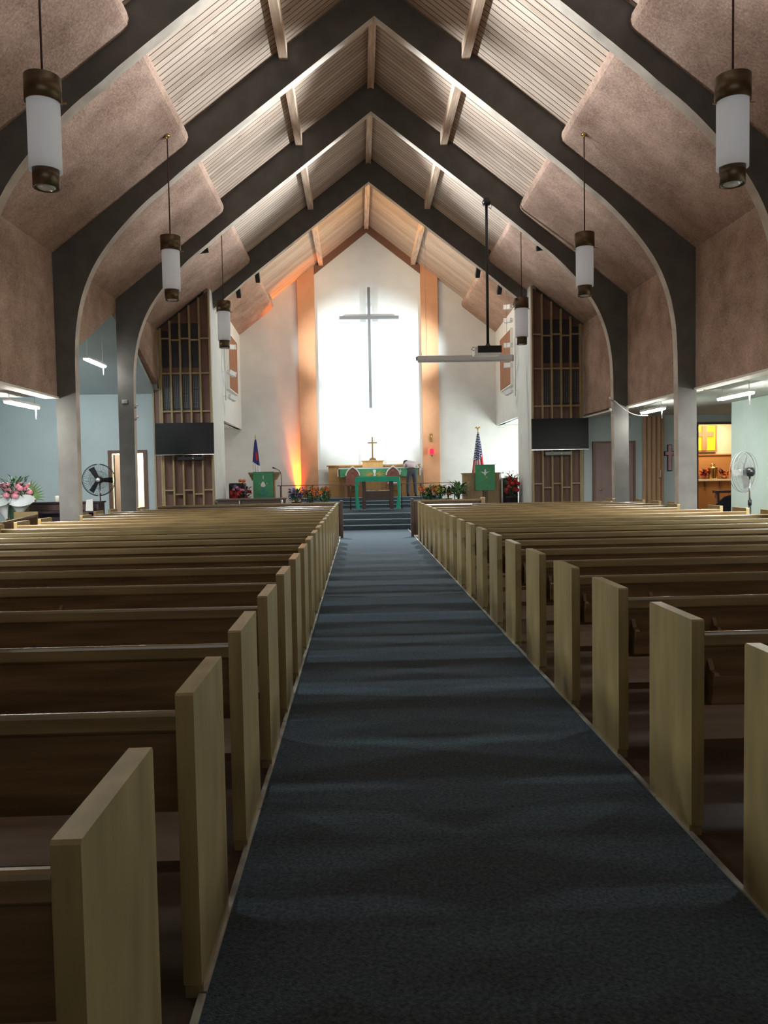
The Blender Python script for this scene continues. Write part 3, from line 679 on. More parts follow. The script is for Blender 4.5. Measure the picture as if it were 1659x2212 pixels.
# communion table, cloth, books
r = thing('communion_table', (.14, 23.1, Z1), 'dark wood communion table on casters before the altar steps', 'table')
for a in (-.42, .42):
    for y in (0., .45):
        mb = MB(); mb.box((a - .055, y - .055, .07), (a + .055, y + .055, .99), .006); lg = mb.build('leg', 'walnut', r)
        mb = MB(); mb.ball((a, y, .03), .03, 2); mb.bar((a, y, .04), (a, y, .075), .02); mb.build('caster', 'steel', lg)
mb = MB(); mb.box((-.62, -.12, .99), (.62, .57, 1.03)); mb.build('tabletop', 'walnut', r)
mb = MB(); mb.box((-.44, -.03, .35), (.44, .48, .60)); mb.build('shelf', 'walnut', r)
mb = MB(); mb.box((-.645, -.15, 1.03), (.645, .6, 1.045), .004); mb.box((-.645, -.152, .90), (.645, -.145, 1.04)); mb.box((-.645, .595, .9), (.645, .60, 1.04))
for sg in (-1, 1):                        # long swags hanging at both ends
    for j in range(9):
        y0 = -.15 + .75 * j / 9; y1 = -.15 + .75 * (j + 1) / 9; w0 = .03 * (j % 2); w1 = .03 * ((j + 1) % 2)
        for (za, zb, oa, ob) in ((1.04, .75, .0, .012), (.75, .42, .012, .008), (.42, .08, .008, -.0)):
            mb.quad((sg * (.648 + oa + w0), y0, za), (sg * (.648 + oa + w1), y1, za), (sg * (.648 + ob + w1), y1, zb), (sg * (.648 + ob + w0), y0, zb))
    mb.prism([(sg * .648, 1.04), (sg * .56, 1.04), (sg * .50, .90), (sg * .585, .88), (sg * .60, .5), (sg * .54, .08), (sg * .66, .08)], 'xz', -.165, -.158)
o = mb.build('table_cloth', 'greenb', norm=False); o.location = (.14, 23.1, Z1)
tag(o, 'bright green cloth draped over the communion table with long side falls', 'tablecloth')
for x, y, w, d, t, z, m, lab in ((-.22, 23.25, .30, .22, .05, 1.04, 'book', 'blue book lying flat under the communion table top'), (.0, 23.25, .15, .2, .035, 1.04, 'bookb', 'brown book lying flat in the middle of the table shelf'), (.34, 23.3, .36, .24, .035, 1.04, 'page', 'wide pale open book lying on the table shelf')):
    r = thing('book', (x, y, z + .002), lab, 'book')
    mb = MB(); mb.box((-w / 2, -d / 2, 0), (w / 2, d / 2, .006)); mb.box((-w / 2, -d / 2, t - .006), (w / 2, d / 2, t)); mb.box((-w / 2, -d / 2, 0), (-w / 2 + .006, d / 2, t)); mb.build('cover', m, r)
    mb = MB(); mb.box((-w / 2 + .006, -d / 2 + .008, .006), (w / 2 - .008, d / 2 - .008, t - .006)); mb.build('pages', 'page', r)
r = thing('cushion_stack', (.74, 26.16, Z2 + .462), 'folded blue and white cloth on the seat of the right chair', 'cloth')
mb = MB(); mb.box((-.2, -.12, 0), (.2, .1, .04), .01); mb.build('lower_fold', 'linen', r); mb = MB(); mb.box((-.18, -.12, .04), (.2, .1, .075), .01); mb.build('upper_fold', 'book', r)

# communion rails
def rail(x0, x1, posts, label):
    r = thing('communion_rail', (0, 24.0, Z1), label, 'rail')
    mb = MB(); mb.box((x0, -.03, .80), (x1, .03, .825), .006); mb.build('handrail', 'chair', r)
    for x in posts:
        mb = MB(); mb.tube([(x, 0, 0), (x, 0, .8)], .016, 8); mb.lathe([(.05, 0), (.05, .012), (.02, .02)], (x, 0, 0), n=12, cap=False); mb.build('post', 'bronze', r)
rail(-3.0, -.66, (-.70, -1.9, -2.9), 'thin wooden communion rail on bronze posts, left of the communion table')
rail(.84, 2.7, (.92, 1.53, 2.6), 'thin wooden communion rail on bronze posts, right of the communion table')

# lectern left
r = thing('lectern', (-3.4, 24.0, Z1), 'oak lectern at the left with a green hanging bearing an anchor', 'lectern')
mb = MB(); mb.box((-.33, -.16, 0), (.33, .2, 1.02)); mb.build('body', 'lectern', r)
mb = MB(); mb.prism([(-.47, 1.22), (.50, 1.22), (.38, 1.0), (.33, 1.0), (-.33, 1.0), (-.36, 1.0)], 'xz', -.20, .22); mb.box((-.47, -.24, 1.2), (.5, .24, 1.245)); mb.build('desk_top', 'lectern', r)
mb = MB(); mb.box((-.31, -.262, .36), (.30, -.252, 1.255)); mb.box((-.31, -.262, 1.247), (.30, .1, 1.257)); fr = mb.build('hanging', 'green', r)
mb = MB(); mb.lathe([(.0, .78), (.05, .79), (.075, .83), (.06, .88), (.035, .93), (.0, .96)], (-.01, 0, 0), n=14, cap=False)
for v in mb.bm.verts: v.co.y = -.264 + v.co.y * .04
mb.box((-.012, -.268, 1.04), (.012, -.264, 1.14)); mb.box((-.13, -.268, .885), (-.1, -.264, .9)); mb.box((.09, -.268, .885), (.13, -.264, .9)); mb.build('lamp_emblem', 'linen', fr)
mb = MB(); mb.box((-.02, -.268, .56), (.0, -.264, .77)); mb.box((-.06, -.268, .62), (-.045, -.264, .74)); mb.box((.025, -.268, .62), (.04, -.264, .74)); pts = [(-.13 + .0, .66)] + [(-.01 + .12 * math.cos(a), .64 + .11 * math.sin(a)) for a in [PI + PI * i / 8 for i in range(9)]]
for p, q in zip(pts[1:], pts[2:]): mb.bar((p[0], -.266, p[1]), (q[0], -.266, q[1]), .004, .022, up=(0, 0, 1))
mb.build('anchor_emblem', 'emblemb', fr)
mb = MB(); mb.ball((0, -.2, .24), (.06, .04, .05), 1); mb.build('carved_boss', 'walnut', r)
r = thing('microphone_stand', (-2.86, 23.95, Z1), 'black gooseneck microphone on a stand right of the left lectern', 'microphone')
mb = MB(); mb.lathe([(.13, 0), (.13, .02), (.02, .035)], n=20); mb.build('base', 'black', r)
mb = MB(); mb.tube([(0, 0, .03), (0, 0, 1.1), (-.01, 0, 1.2), (-.05, 0, 1.28), (-.12, 0, 1.33), (-.22, 0, 1.37)], .011, 8); mb.build('gooseneck', 'black', r)
mb = MB(); mb.tube([(-.2, 0, 1.363), (-.27, 0, 1.392)], .022, 8); mb.build('microphone', 'black', r)
# pulpit right
r = thing('pulpit', (3.35, 23.0, Z1), 'broad oak pulpit at the right with a green hanging bearing a white dove', 'pulpit')
mb = MB(); mb.prism([(-.60, .0), (-.5, -.12), (.47, -.12), (.55, .0), (.55, .35), (-.6, .35)], 'xy', 0, 1.07); mb.build('body', 'lectern', r)
mb = MB(); mb.prism([(-.63, .0), (-.52, -.15), (.5, -.15), (.59, .0), (.59, .38), (-.63, .38)], 'xy', 1.07, 1.11); mb.build('top_moulding', 'lectern', r)
mb = MB(); mb.box((-.26, -.17, 1.10), (.33, .2, 1.33)); mb.build('book_rest', 'lectern', r)
mb = MB(); mb.box((-.27, -.20, .58), (.32, -.19, 1.345)); mb.box((-.27, -.20, 1.335), (.34, .15, 1.35)); fr = mb.build('hanging', 'green', r)
mb = MB(); z0 = 1.08
mb.prism([(-.12, z0 + .07), (-.02, z0 - .0), (.03, z0 - .07), (.05, z0 - .005), (.17, z0 + .075), (.06, z0 + .04), (.045, z0 + .13), (.015, z0 + .13), (.0, z0 + .04)], 'xz', -.205, -.201); mb.build('dove_emblem', 'linen', fr)
mb = MB(); mb.box((.05, -.205, z0 - .13), (.09, -.201, z0 - .09)); mb.build('gold_emblem', 'gold', fr)
mb = MB(); pts = [(.03 + .07 * math.cos(a), z0 - .24 + .07 * math.sin(a)) for a in [PI * .35 + PI * 1.3 * i / 8 for i in range(9)]]
for p, q in zip(pts, pts[1:]): mb.bar((p[0], -.203, p[1]), (q[0], -.203, q[1]), .004, .02)
mb.build('crescent_emblem', 'leafl', fr)
mb = MB()
mb.box((-.03, -.135, .02), (.11, -.122, .57)); mb.mi = 1
for k in range(9):
    zz = .04 + k * .06; mb.bar((-.03, -.137, zz), (.11, -.137, zz + .06), .004, .018); mb.bar((.11, -.137, zz), (-.03, -.137, zz + .06), .004, .018)
mb.build('carved_strip', ['blackm', 'lectern'], r)
# choir desk at front left
r = thing('choir_desk', (-3.42, 21.0, 0), 'dark glossy low choir desk with slatted front at the left front', 'desk')
mb = MB(); mb.box((-.90, .0, 0), (.92, .5, .90)); mb.mi = 0
for k in range(8): mb.box((-.25 + k * .05, -.012, .05), (-.225 + k * .05, 0, .88)); mb.box((.25 + k * .05, -.012, .05), (.275 + k * .05, 0, .88))
mb.build('front', 'desk', r)
mb = MB(); mb.box((-.93, -.05, .90), (.95, .55, .945), .01); mb.build('top', 'desk', r)
for x, q in ((-.3, .035), (.86, .045)): mb = MB(); mb.tube([(x, -.03, 0), (x, -.03, .9)], q, 10); mb.build('post', 'chrome', r)

# stage monitors
def speaker(x, y, w, h, label):
    r = thing('loudspeaker', (x, y, Z1), label, 'speaker')
    mb = MB(); mb.box((-w / 2, -.2, 0), (w / 2, .2, h), .015); mb.build('cabinet', 'black', r)
    mb = MB(); mb.box((-w / 2 + .03, -.212, .04), (w / 2 - .03, -.2, h - .04), .004); mb.build('grille', 'blackm', r)
    mb = MB()
    for a in (-1, 1):
        for z in (.012, h - .03): mb.box((a * (w / 2 - .02) - .02, -.205, z), (a * (w / 2 - .02) + .02, -.198, z + .02))
    mb.build('corner', 'greyp', r)
speaker(-4.17, 23.6, .48, .92, 'black loudspeaker on the chancel floor in the left corner'); speaker(4.2, 23.3, .46, .94, 'black loudspeaker on the chancel floor in the right corner')

# sanctuary lamp
r = thing('sanctuary_lamp', (2.18, 26.98, 2.13), 'hanging red glass sanctuary lamp on the right tan pilaster', 'lamp')
mb = MB(); mb.bar((0, .16, .70), (0, 0, .70), .025); mb.box((-.04, .14, .55), (.04, .165, .85)); mb.tube([(0, 0, .62), (0, 0, .82)], .018, 8); mb.build('bracket', 'brass', r)
mb = MB()
for a in range(3):
    t = a * 2 * PI / 3 + .5; mb.tube([(0, 0, .66), (.095 * math.cos(t), .095 * math.sin(t), .30)], .006, 6)
mb.build('chain', 'brass', r)
mb = MB(); mb.lathe([(.06, .09), (.085, .10), (.075, .30), (.085, .31)], n=20, cap=False); mb.build('glass', 'redglass', r)
mb = MB(); mb.lathe([(.0, 0), (.012, .02), (.02, .05), (.075, .09), (.095, .10), (.095, .112), (.0, .112)], n=16, cap=False); mb.lathe([(.1, .30), (.1, .315), (.085, .315), (.085, .30)], n=16, cap=False); mb.build('frame', 'brass', r)

# flags
def flag(x, y, zb, ztop, label, kind):
    r = thing('flag', (x, y, zb), label, 'flag')
    H = ztop - zb
    mb = MB(); mb.lathe([(.14, 0), (.14, .03), (.03, .06), (.016, .1), (.014, H - .1)], n=14); mb.build('pole', 'brass', r)
    mb = MB()
    if kind == 'us':
        mb.tube([(-.1, 0, H - .0), (-.05, 0, H + .03), (0, 0, H - .02), (.05, 0, H + .03), (.1, 0, H - .0)], [.01, .03, .03, .03, .01], 6); mb.ball((0, 0, H - .06), .03, 1)
    else: mb.lathe([(.014, H - .12), (.03, H - .09), (.012, H)], n=10, cap=False)
    mb.build('finial', 'gold', r)
    # draped cloth: fluted cone
    n, rows = 48, 30; top = H - .16; bot = H - 1.5
    mb = MB(); uvl = mb.bm.loops.layers.uv.new('UVMap'); g = []
    for j in range(rows + 1):
        v = j / rows; z = top + (bot - top) * v; R = .02 + .165 * v ** .8
        if kind != 'us': R = .02 + .12 * v ** .8
        row = []
        for i in range(n + 1):
            u = i / n; a = -PI * 1.15 + u * PI * 1.3
            rr = R * (1 + .22 * math.sin(u * 38))
            row.append(mb.bm.verts.new((rr * math.cos(a), rr * .6 * math.sin(a), z - .06 * v * math.cos(u * 9))))
        g.append(row)
    for j in range(rows):
        for i in range(n):
            f = mb.bm.faces.new((g[j][i], g[j][i + 1], g[j + 1][i + 1], g[j + 1][i])); f.smooth = True
            u, v = i / n, j / rows
            for lp, (du, dv) in zip(f.loops, ((0, 0), (1, 0), (1, 1), (0, 1))): lp[uvl].uv = ((i + du) / n, (j + dv) / rows)
            if kind == 'us': f.material_index = 0 if v < .58 + .1 * math.sin(u * 5) else (1 if int(u * 13) % 2 else 2)
            else:
                f.material_index = 1
                if v < .58 + .1 * (u - .5): f.material_index = 3
                if .28 < v < .48 and .45 < u < .78: f.material_index = 2
    mb.build('cloth', ['stars', 'flagw', 'flagr', 'flagb'], r, norm=False)
flag(-3.78, 25.0, Z1, 2.93, 'draped white and blue flag with a red patch behind the left lectern', 'ch')
flag(3.52, 25.0, Z1, 3.02, 'draped stars and stripes flag behind the pulpit', 'us')

# flowers
def rnd(a, b): return random.uniform(a, b)
def plant(name, loc, label, cat, spread, h0, h1, nleaf, leaves, blooms, pot=None, group=None, droop=.35, leafw=.06, leafl=.17, bias=(0, 0)):
    nleaf = int(nleaf * 1.7); h0 += .05; h1 += .04; blooms = [(m_, int(n_ * 1.5 + .5), s_, k_, z_) for m_, n_, s_, k_, z_ in blooms]
    r = thing(name, loc, label, cat, group=group)
    base = 0
    if pot:
        ph, pr, pm = pot; mb = MB(); mb.lathe([(pr * .72, 0), (pr, ph * .92), (pr * 1.06, ph * .92), (pr * 1.06, ph), (pr * .9, ph), (pr * .88, ph * .9), (0, ph * .9)], n=20, cap=False); mb.build('pot', pm, r); base = ph * .9
    for m, frac in leaves:
        mb = MB()
        for k in range(int(nleaf * frac)):
            a = rnd(0, 2 * PI); rr = math.sqrt(rnd(0, 1)) * spread; z = rnd(h0, h1)
            p = Vector((rr * .62 * math.cos(a) + bias[0] * (z - h0), rr * .62 * math.sin(a), z)); L = rnd(.6, 1.3) * leafl
            q = p + Vector((math.cos(a) * L * rnd(.4, 1), math.sin(a) * L * rnd(.4, 1), L * rnd(-droop, .8)))
            mb.petal(tuple(p), tuple(q), leafw * rnd(.6, 1.2), rnd(-.1, .25))
        mb.build('foliage', m, r)
    mb = MB()
    for k in range(9):
        a = rnd(0, 2 * PI); rr = spread * .5 * rnd(.2, 1); mb.tube([(rr * .2 * math.cos(a), rr * .2 * math.sin(a), base), (rr * math.cos(a) + bias[0] * (h1 - h0) * .6, rr * math.sin(a), (h0 + h1) / 2 + .05)], .008, 5)
    mb.build('stems', 'leaf', r)
    for m, n, size, kind, zr in blooms:
        for k in range(n):
            a = rnd(PI, 2 * PI) if k % 3 else rnd(0, PI); rr = spread * rnd(.35, .95); z = rnd(*zr)
            c = Vector((rr * math.cos(a) + bias[0] * (z - h0), rr * math.sin(a) * .8, z)); mb = MB()
            if kind == 'lily':
                ax = Vector((math.cos(a), math.sin(a), rnd(0, .5))).normalized(); s1 = ax.orthogonal().normalized(); s2 = ax.cross(s1)
                for j in range(6):
                    t = j * PI / 3; d = (s1 * math.cos(t) + s2 * math.sin(t)) * size + ax * size * .55
                    mb.petal(tuple(c), tuple(c + d), size * .5, .15, up=tuple(ax))
                mb.ball(tuple(c + ax * size * .2), size * .12, 1)
            elif kind == 'rose':
                mb.ball(tuple(c), (size * .75, size * .75, size * .65), 2)
                for j in range(9):
                    t = j * 2.4; u = Vector((math.cos(t), math.sin(t), rnd(.1, .6))).normalized()
                    mb.petal(tuple(c - Vector((0, 0, size * .5))), tuple(c + u * size), size * .9, .35)
            else:
                for j in range(10): mb.ball((c.x + rnd(-1, 1) * size * .6, c.y + rnd(-1, 1) * size * .6, c.z + rnd(-1, 1) * size), size * .28, 1)
            mb.build('bloom', m, r)
    return r
G1, G2 = 'potted flowers along the left rail', 'potted flowers along the right rail'
plant('potted_flowers', (-2.28, 22.5, Z1), 'dark pot of purple flowers, outermost of three before the left rail', 'potted plant', .3, .32, .62, 110, [('leaf', .6), ('leafd', .4)], [('fpurple', 9, .07, 'spike', (.5, .72))], (.34, .14, 'pot'), G1)
plant('potted_flowers', (-1.88, 22.55, Z1), 'dark pot of orange lilies, middle of three before the left rail', 'potted plant', .22, .32, .66, 80, [('leafd', .6), ('leaf', .4)], [('forange', 5, .09, 'lily', (.55, .75))], (.32, .11, 'pot'), G1)
plant('potted_flowers', (-1.5, 22.5, Z1), 'bushy light green pot plant with red-orange blooms nearest the left steps', 'potted plant', .3, .28, .62, 150, [('leafl', .6), ('leaf', .4)], [('forange', 8, .08, 'lily', (.55, .75))], (.28, .13, 'potg'), G1)
plant('potted_flowers', (1.62, 22.5, Z1), 'leafy pot of orange lilies nearest the right steps', 'potted plant', .3, .25, .62, 160, [('leaf', .5), ('leafd', .5)], [('forange', 7, .09, 'lily', (.55, .75))], (.26, .13, 'pot'), G2)
plant('potted_flowers', (1.98, 22.5, Z1), 'grey-green pot of yellow flowers, second before the right rail', 'potted plant', .24, .34, .68, 90, [('leaf', .5), ('leafl', .5)], [('fyellow', 7, .07, 'lily', (.58, .74)), ('forange', 2, .07, 'lily', (.5, .7))], (.36, .13, 'potg'), G2)
plant('potted_flowers', (2.24, 22.65, Z1), 'terracotta pot with small orange blooms, third before the right rail', 'potted plant', .18, .38, .62, 50, [('leafd', 1.)], [('forange', 3, .06, 'lily', (.5, .66))], (.36, .11, 'potb'), G2)
plant('potted_flowers', (2.52, 22.45, Z1), 'broad-leaved plant in a dark pot beside the pulpit', 'potted plant', .3, .38, .72, 90, [('leafl', .5), ('leaf', .5)], [('fyellow', 2, .06, 'lily', (.5, .65))], (.34, .13, 'pot'), G2, leafw=.10, leafl=.24)
plant('flower_arrangement', (-3.95, 22.9, Z1), 'red and pink flower arrangement with twigs left of the lectern', 'flowers', .34, .35, .78, 110, [('leafr', .6), ('leafd', .4)], [('fred', 9, .1, 'lily', (.4, .68)), ('fpink', 3, .07, 'rose', (.68, .8)), ('fpurple', 4, .07, 'spike', (.6, .8)), ('forange', 1, .08, 'rose', (.98, 1.0))], (.3, .16, 'potb'))
plant('flower_arrangement', (4.12, 22.6, Z1), 'tall red rose arrangement in a dark vase right of the pulpit', 'flowers', .26, .4, .95, 110, [('leafd', .6), ('leaf', .4)], [('fred', 11, .09, 'rose', (.5, .98)), ('fwhite', 3, .04, 'spike', (1., 1.12))], (.38, .15, 'pot'))

# orange floor uplight
r = thing('uplight', (-2.62, 27.0, Z1), 'small floor uplight throwing an orange glow beside the left pilaster', 'light')
mb = MB(); mb.lathe([(.07, 0), (.07, .10), (.06, .12)], n=16); mb.build('housing', 'blackm', r)
mb = MB(); mb.lathe([(0, .121), (.055, .122)], n=16, cap=False); mb.build('lens', mat('amber_lens', (1, .5, .1), .3, emis=(1, .4, .05), estr=8), r)

# ------------------------------------------------------------------ side aisle furniture
def fluor(x, y, z, L, label, hang):
    r = thing('fluorescent_light', (x, y, z), label, 'light', group='hanging fluorescent lights')
    mb = MB(); mb.box((-.07, -L / 2, .02), (.07, L / 2, .07), .008); mb.build('housing', 'whitep', r)
    mb = MB()
    for xx in (-.035, .035): mb.tube([(xx, -L / 2 + .02, 0), (xx, L / 2 - .02, 0)], .02, 10)
    mb.build('tube', 'tube', r)
    for yy in (-L / 2 + .1, L / 2 - .1): mb = MB(); mb.tube([(0, yy, .07), (0, yy, hang - z)], .006, 6); mb.build('chain', 'whitep', r)
    yy = L / 2 - .05 if x < 0 else -L / 2 + .08
    mb = MB(); mb.tube([(0, yy, .02), (0, yy, -.2)], .012, 6); mb.build('pull_switch', 'whitep', r)
fluor(-6.28, 13.55, 2.85, 1.2, 'lit fluorescent batten over the left aisle, in front of the thick post', 3.05)
fluor(-6.3, 17.4, 4.15, 1.2, 'lit fluorescent batten high between the two left posts', 4.97)
fluor(6.18, 16.9, 2.85, 1.2, 'lit fluorescent batten over the right aisle between the posts', 3.06)
fluor(6.5, 13.8, 2.85, 1.2, 'lit fluorescent batten over the right aisle nearest the camera', 3.06)
mb = MB(); pts = []
for i in range(9):
    t = i / 8; pts.append((5.5 + (6.15 - 5.5) * t, 17.45 + (16.4 - 17.45) * 0 - .35 * t, 3.15 - .38 * t + .0 * t - .35 * math.sin(PI * t) * .35))
mb.tube(pts, .012, 6); tag(mb.build('electric_cable', 'whitep'), 'loose white cable looping from the right post to the fluorescent light', 'cable')
for sg in (-1, 1):
    for i, z in enumerate((2.95, 3.22)):
        r = thing('post_bulb', (sg * 5.46, 17.55, z), '%s white bulb on the inner edge of the far %s post' % (('lower', 'upper')[i], 'left' if sg < 0 else 'right'), 'light')
        mb = MB(); mb.ball((-sg * .02, 0, 0), .035, 2); mb.build('globe', 'whitep', r); mb = MB(); mb.bar((0, 0, -.05), (sg * .05, 0, -.08), .03); mb.build('holder', 'greyp', r)
r = thing('wall_plate', (-5.7, 17.495, 3.29), 'small grey junction plate on the face of the far left post', 'plate')
mb = MB(); mb.box((-.06, -.015, -.04), (.06, 0, .04), .006); mb.build('cover', 'steel', r); mb = MB(); mb.box((-.02, -.02, -.015), (.03, -.015, .015)); mb.build('socket', 'greyp', r)

# doors
r = tag(MB().box((6.15, 20.93, 0), (7.2, 21.0, 2.3)).build('door_1', 'door'), kind='structure')
mb = MB(); mb.box((6.08, 20.91, 0), (6.15, 21.0, 2.36)); mb.box((7.2, 20.91, 0), (7.27, 21.0, 2.36)); mb.box((6.15, 20.91, 2.3), (7.2, 21.0, 2.36)); tag(mb.build('door_frame', 'doorframe', r))
mb = MB(); mb.lathe([(.0, 0), (.03, .01), (.035, .05), (.0, .07)], n=12, cap=False); o = mb.build('door_handle', 'steel', r, loc=(6.28, 20.93, 1.02)); o.rotation_euler = (PI / 2, 0, 0)
mb = MB(); mb.lathe([(.0, 0), (.02, 0), (.02, .02), (0, .02)], n=10, cap=False); o = mb.build('door_viewer', 'whitep', r, loc=(6.75, 20.93, 2.16)); o.rotation_euler = (PI / 2, 0, 0)
mb = MB(); mb.box((6.98, 20.922, 1.62), (7.08, 20.93, 1.85)); mb.box((6.96, 20.922, 1.42), (7.06, 20.93, 1.6)); mb.build('notice', 'whitep', r)
r = thing('folding_door', (7.75, 20.93, 0), 'brown pleated folding door closed beside the pink cross', 'door')
mb = MB(); pts = []
xs = [-.27 + .54 * k / 8 for k in range(9)]
for k in range(8):
    ya, yb = (-.05 if k % 2 else 0), (0 if k % 2 else -.05); mb.quad((xs[k], ya, 0), (xs[k + 1], yb, 0), (xs[k + 1], yb, 3.03), (xs[k], ya, 3.03))
mb.build('pleated_panel', 'folddoor', r)
mb = MB(); mb.box((.22, -.1, 0), (.28, .0, 3.03)); mb.build('lead_post', 'folddoor', r)
mb = MB(); mb.tube([(.17, -.05, 1.32), (.17, -.14, 1.34), (.17, -.14, 1.52), (.17, -.05, 1.54)], .018, 8); mb.build('handle', 'trimw', r)
r = thing('wooden_wall_cross', (8.25, 20.97, 1.52), 'pink wooden cross with dark border on the pale blue wall', 'cross')
for w, y, m, n in ((.062, -.0, 'pinkdark', 'border'), (.045, -.012, 'pinkwood', 'face')):
    e = w - .045
    mb = MB(); mb.prism([(-w, -e), (w, -e), (w, .43 - e), (.13 + e, .43 - e), (.13 + e, .52 + e), (w, .52 + e), (w, .70 + e), (-w, .70 + e), (-w, .52 + e), (-.13 - e, .52 + e), (-.13 - e, .43 - e), (-w, .43 - e)], 'xz', y - .02, y + .02); mb.build(n, m, r)
# vestry door leaf at left
r = tag(MB().box((-7.17, 21.17, .02), (-7.13, 22.0, 2.22)).build('door_2', 'doorframe'), kind='structure')
mb = MB(); mb.tube([(-7.13, 21.9, 1.0), (-7.08, 21.9, 1.0), (-7.08, 21.8, 1.0)], .012, 6); mb.build('door_handle', 'brass', r)
for k in range(3):
    pass
o = MB().box((-6.55, 22.4, .0), (-5.6, 22.85, 1.05)).build('vestry_counter', 'wallblue'); tag(o, 'pale low counter seen through the bright left doorway', 'counter')

# pedestal fans
def fan(loc, rz, label, head_z, R=.385, tilt=0, m='blackm', blade='black'):
    r = thing('pedestal_fan', loc, label, 'fan', rotz=rz)      # faces local -y
    mb = MB(); mb.lathe([(.24, 0), (.24, .03), (.05, .06), (.03, .1)], n=24); mb.build('base', 'black', r)
    mb = MB(); mb.tube([(0, .12, .06), (0, .12, head_z - .55)], .026, 10); mb.mi = 1; mb.tube([(0, .12, head_z - .55), (0, .12, head_z - .06)], .018, 10); mb.mi = 0; mb.tube([(0, .12, head_z - .52), (0, .12, head_z - .62)], .034, 10); mb.build('pole', ['black', 'chrome'], r)
    t = MB(); t.lathe([(.0, -.02), (.075, 0), (.09, .08), (.08, .16), (.0, .2)], n=18, cap=False)
    for f in t.bm.faces: f.smooth = True
    mo = t.build('motor', 'black', r, loc=(0, .02, head_z)); mo.rotation_euler = (-PI / 2, 0, 0)
    for k in range(3):
        a = k * 2 * PI / 3 - .05; mb = MB(); d = Vector((math.cos(a), 0, math.sin(a))); s = Vector((-d.z, 0, d.x))
        p = d * .06; q = d * (R * .86)
        pts = [p - s * .045 + Vector((0, .02, 0)), p + s * .045 - Vector((0, .02, 0)), q + s * .075 - Vector((0, .035, 0)), q - s * .06 + Vector((0, .03, 0))]
        mb.quad(*[tuple(v) for v in pts]); t2 = MB(); t2.quad(*[tuple(v + Vector((0, .004, 0))) for v in pts]); mb.join(t2); mb.build('blade', blade, r, loc=(0, -.03, head_z), norm=False)
    mb = MB(); mb.lathe([(.0, 0), (.05, 0), (.05, .03), (0, .04)], n=16, cap=False); o = mb.build('hub', 'whitep', r, loc=(0, -.07, head_z)); o.rotation_euler = (PI / 2, 0, 0)
    mb = MB()
    def ring(rad, y, tr): mb.tube([(rad * math.cos(2 * PI * i / 40), y, head_z + rad * math.sin(2 * PI * i / 40)) for i in range(41)], tr, 5, cap=False)
    ring(R, .0, .010); ring(R * .97, -.06, .004); ring(R * .97, .06, .004); ring(R * .55, -.095, .003); ring(R * .55, .09, .003)
    for k in range(48):
        a = 2 * PI * k / 48; c, s = math.cos(a), math.sin(a)
        mb.tube([(.05 * c, -.105, head_z + .05 * s), (R * .6 * c, -.095, head_z + R * .6 * s), (R * c, 0, head_z + R * s), (R * .6 * c, .09, head_z + R * .6 * s), (.09 * c, .1, head_z + .09 * s)], .0022, 4, cap=False)
    mb.build('cage', m, r)
fan((-6.75, 18.7, 0), .12, 'black pedestal fan facing the pews beside the left doorway', 1.53)
fan((6.85, 14.15, 0), -PI * .82, 'grey pedestal fan turned sideways against the mint wall', 1.46, m='greyp', blade='greyp')

# left wing: piano, candle, paper, bouquet, side pews, cabinet
r = thing('upright_piano', (-6.9, 16.75, 0), 'dark upright piano half hidden behind the thick left post', 'piano')
mb = MB(); mb.box((-.75, .1, .1), (.75, .5, 1.02)); mb.build('case', 'piano', r)
mb = MB(); mb.box((-.78, .06, 1.02), (.78, .53, 1.06), .01); mb.build('lid', 'piano', r)
mb = MB(); mb.box((-.75, -.18, .62), (.75, .1, .74), .01); mb.box((-.75, -.2, .82), (.75, .1, .86), .005); mb.build('key_shelf', 'piano', r)
for a in (-.7, .7):
    mb = MB(); mb.box((a - .04, -.16, 0), (a + .04, -.08, .62)); mb.box((a - .05, -.2, 0), (a + .05, .5, .1)); mb.build('leg', 'piano', r)
mb = MB(); mb.box((-.74, .085, .88), (.74, .1, 1.0)); mb.build('front_panel', 'walnut', r)
o = MB().lathe([(.04, 0), (.042, .01), (.04, .13), (.0, .135)], n=16).build('white_candle', 'candle'); o.location = (-7.1, 17.0, 1.061); tag(o, 'short white pillar candle on the piano lid left of the post', 'candle')
o = MB().prism([(-.07, 0), (.09, .0), (.09, .26), (-.05, .24)], 'xz', -.004, .004).build('sheet_of_paper', 'linen'); o.location = (-6.28, 16.62, .862); tag(o, 'white sheet of paper standing at the right end of the piano', 'paper')
def side_pew(a, b, label):
    a = Vector(a); b = Vector(b); L = (b - a).length
    r = make_pew(L, []); r.location = (a.x, a.y, 0); r.rotation_euler = (0, 0, math.atan2(b.y - a.y, b.x - a.x)); tag(r, label, 'pew'); return r
side_pew((-6.15, 11.6), (-7.0, 15.75), 'side pew set lengthwise in the left wing below the pink roses')
r = thing('wooden_cabinet', (-7.92, 17.1, 0), 'plain brown wooden cabinet standing left of the piano', 'cabinet')
mb = MB(); mb.box((-.35, 0, 0), (.16, .4, 1.2)); mb.build('carcass', 'lectern', r); mb = MB(); mb.box((-.37, -.02, 1.2), (.18, .42, 1.225)); mb.build('top', 'lectern', r); mb = MB(); mb.box((-.32, -.015, .1), (.13, 0, 1.15)); mb.build('door', 'lectern', r)
mb = MB(); mb.lathe([(.22, 0), (.22, .04), (.12, .08), (.12, .62), (.2, .66), (.2, .7)], n=20)
o = mb.build('flower_stand', 'walnut'); o.location = (-7.62, 16.1, 0); tag(o, 'dark round pedestal under the pink rose bouquet', 'stand')
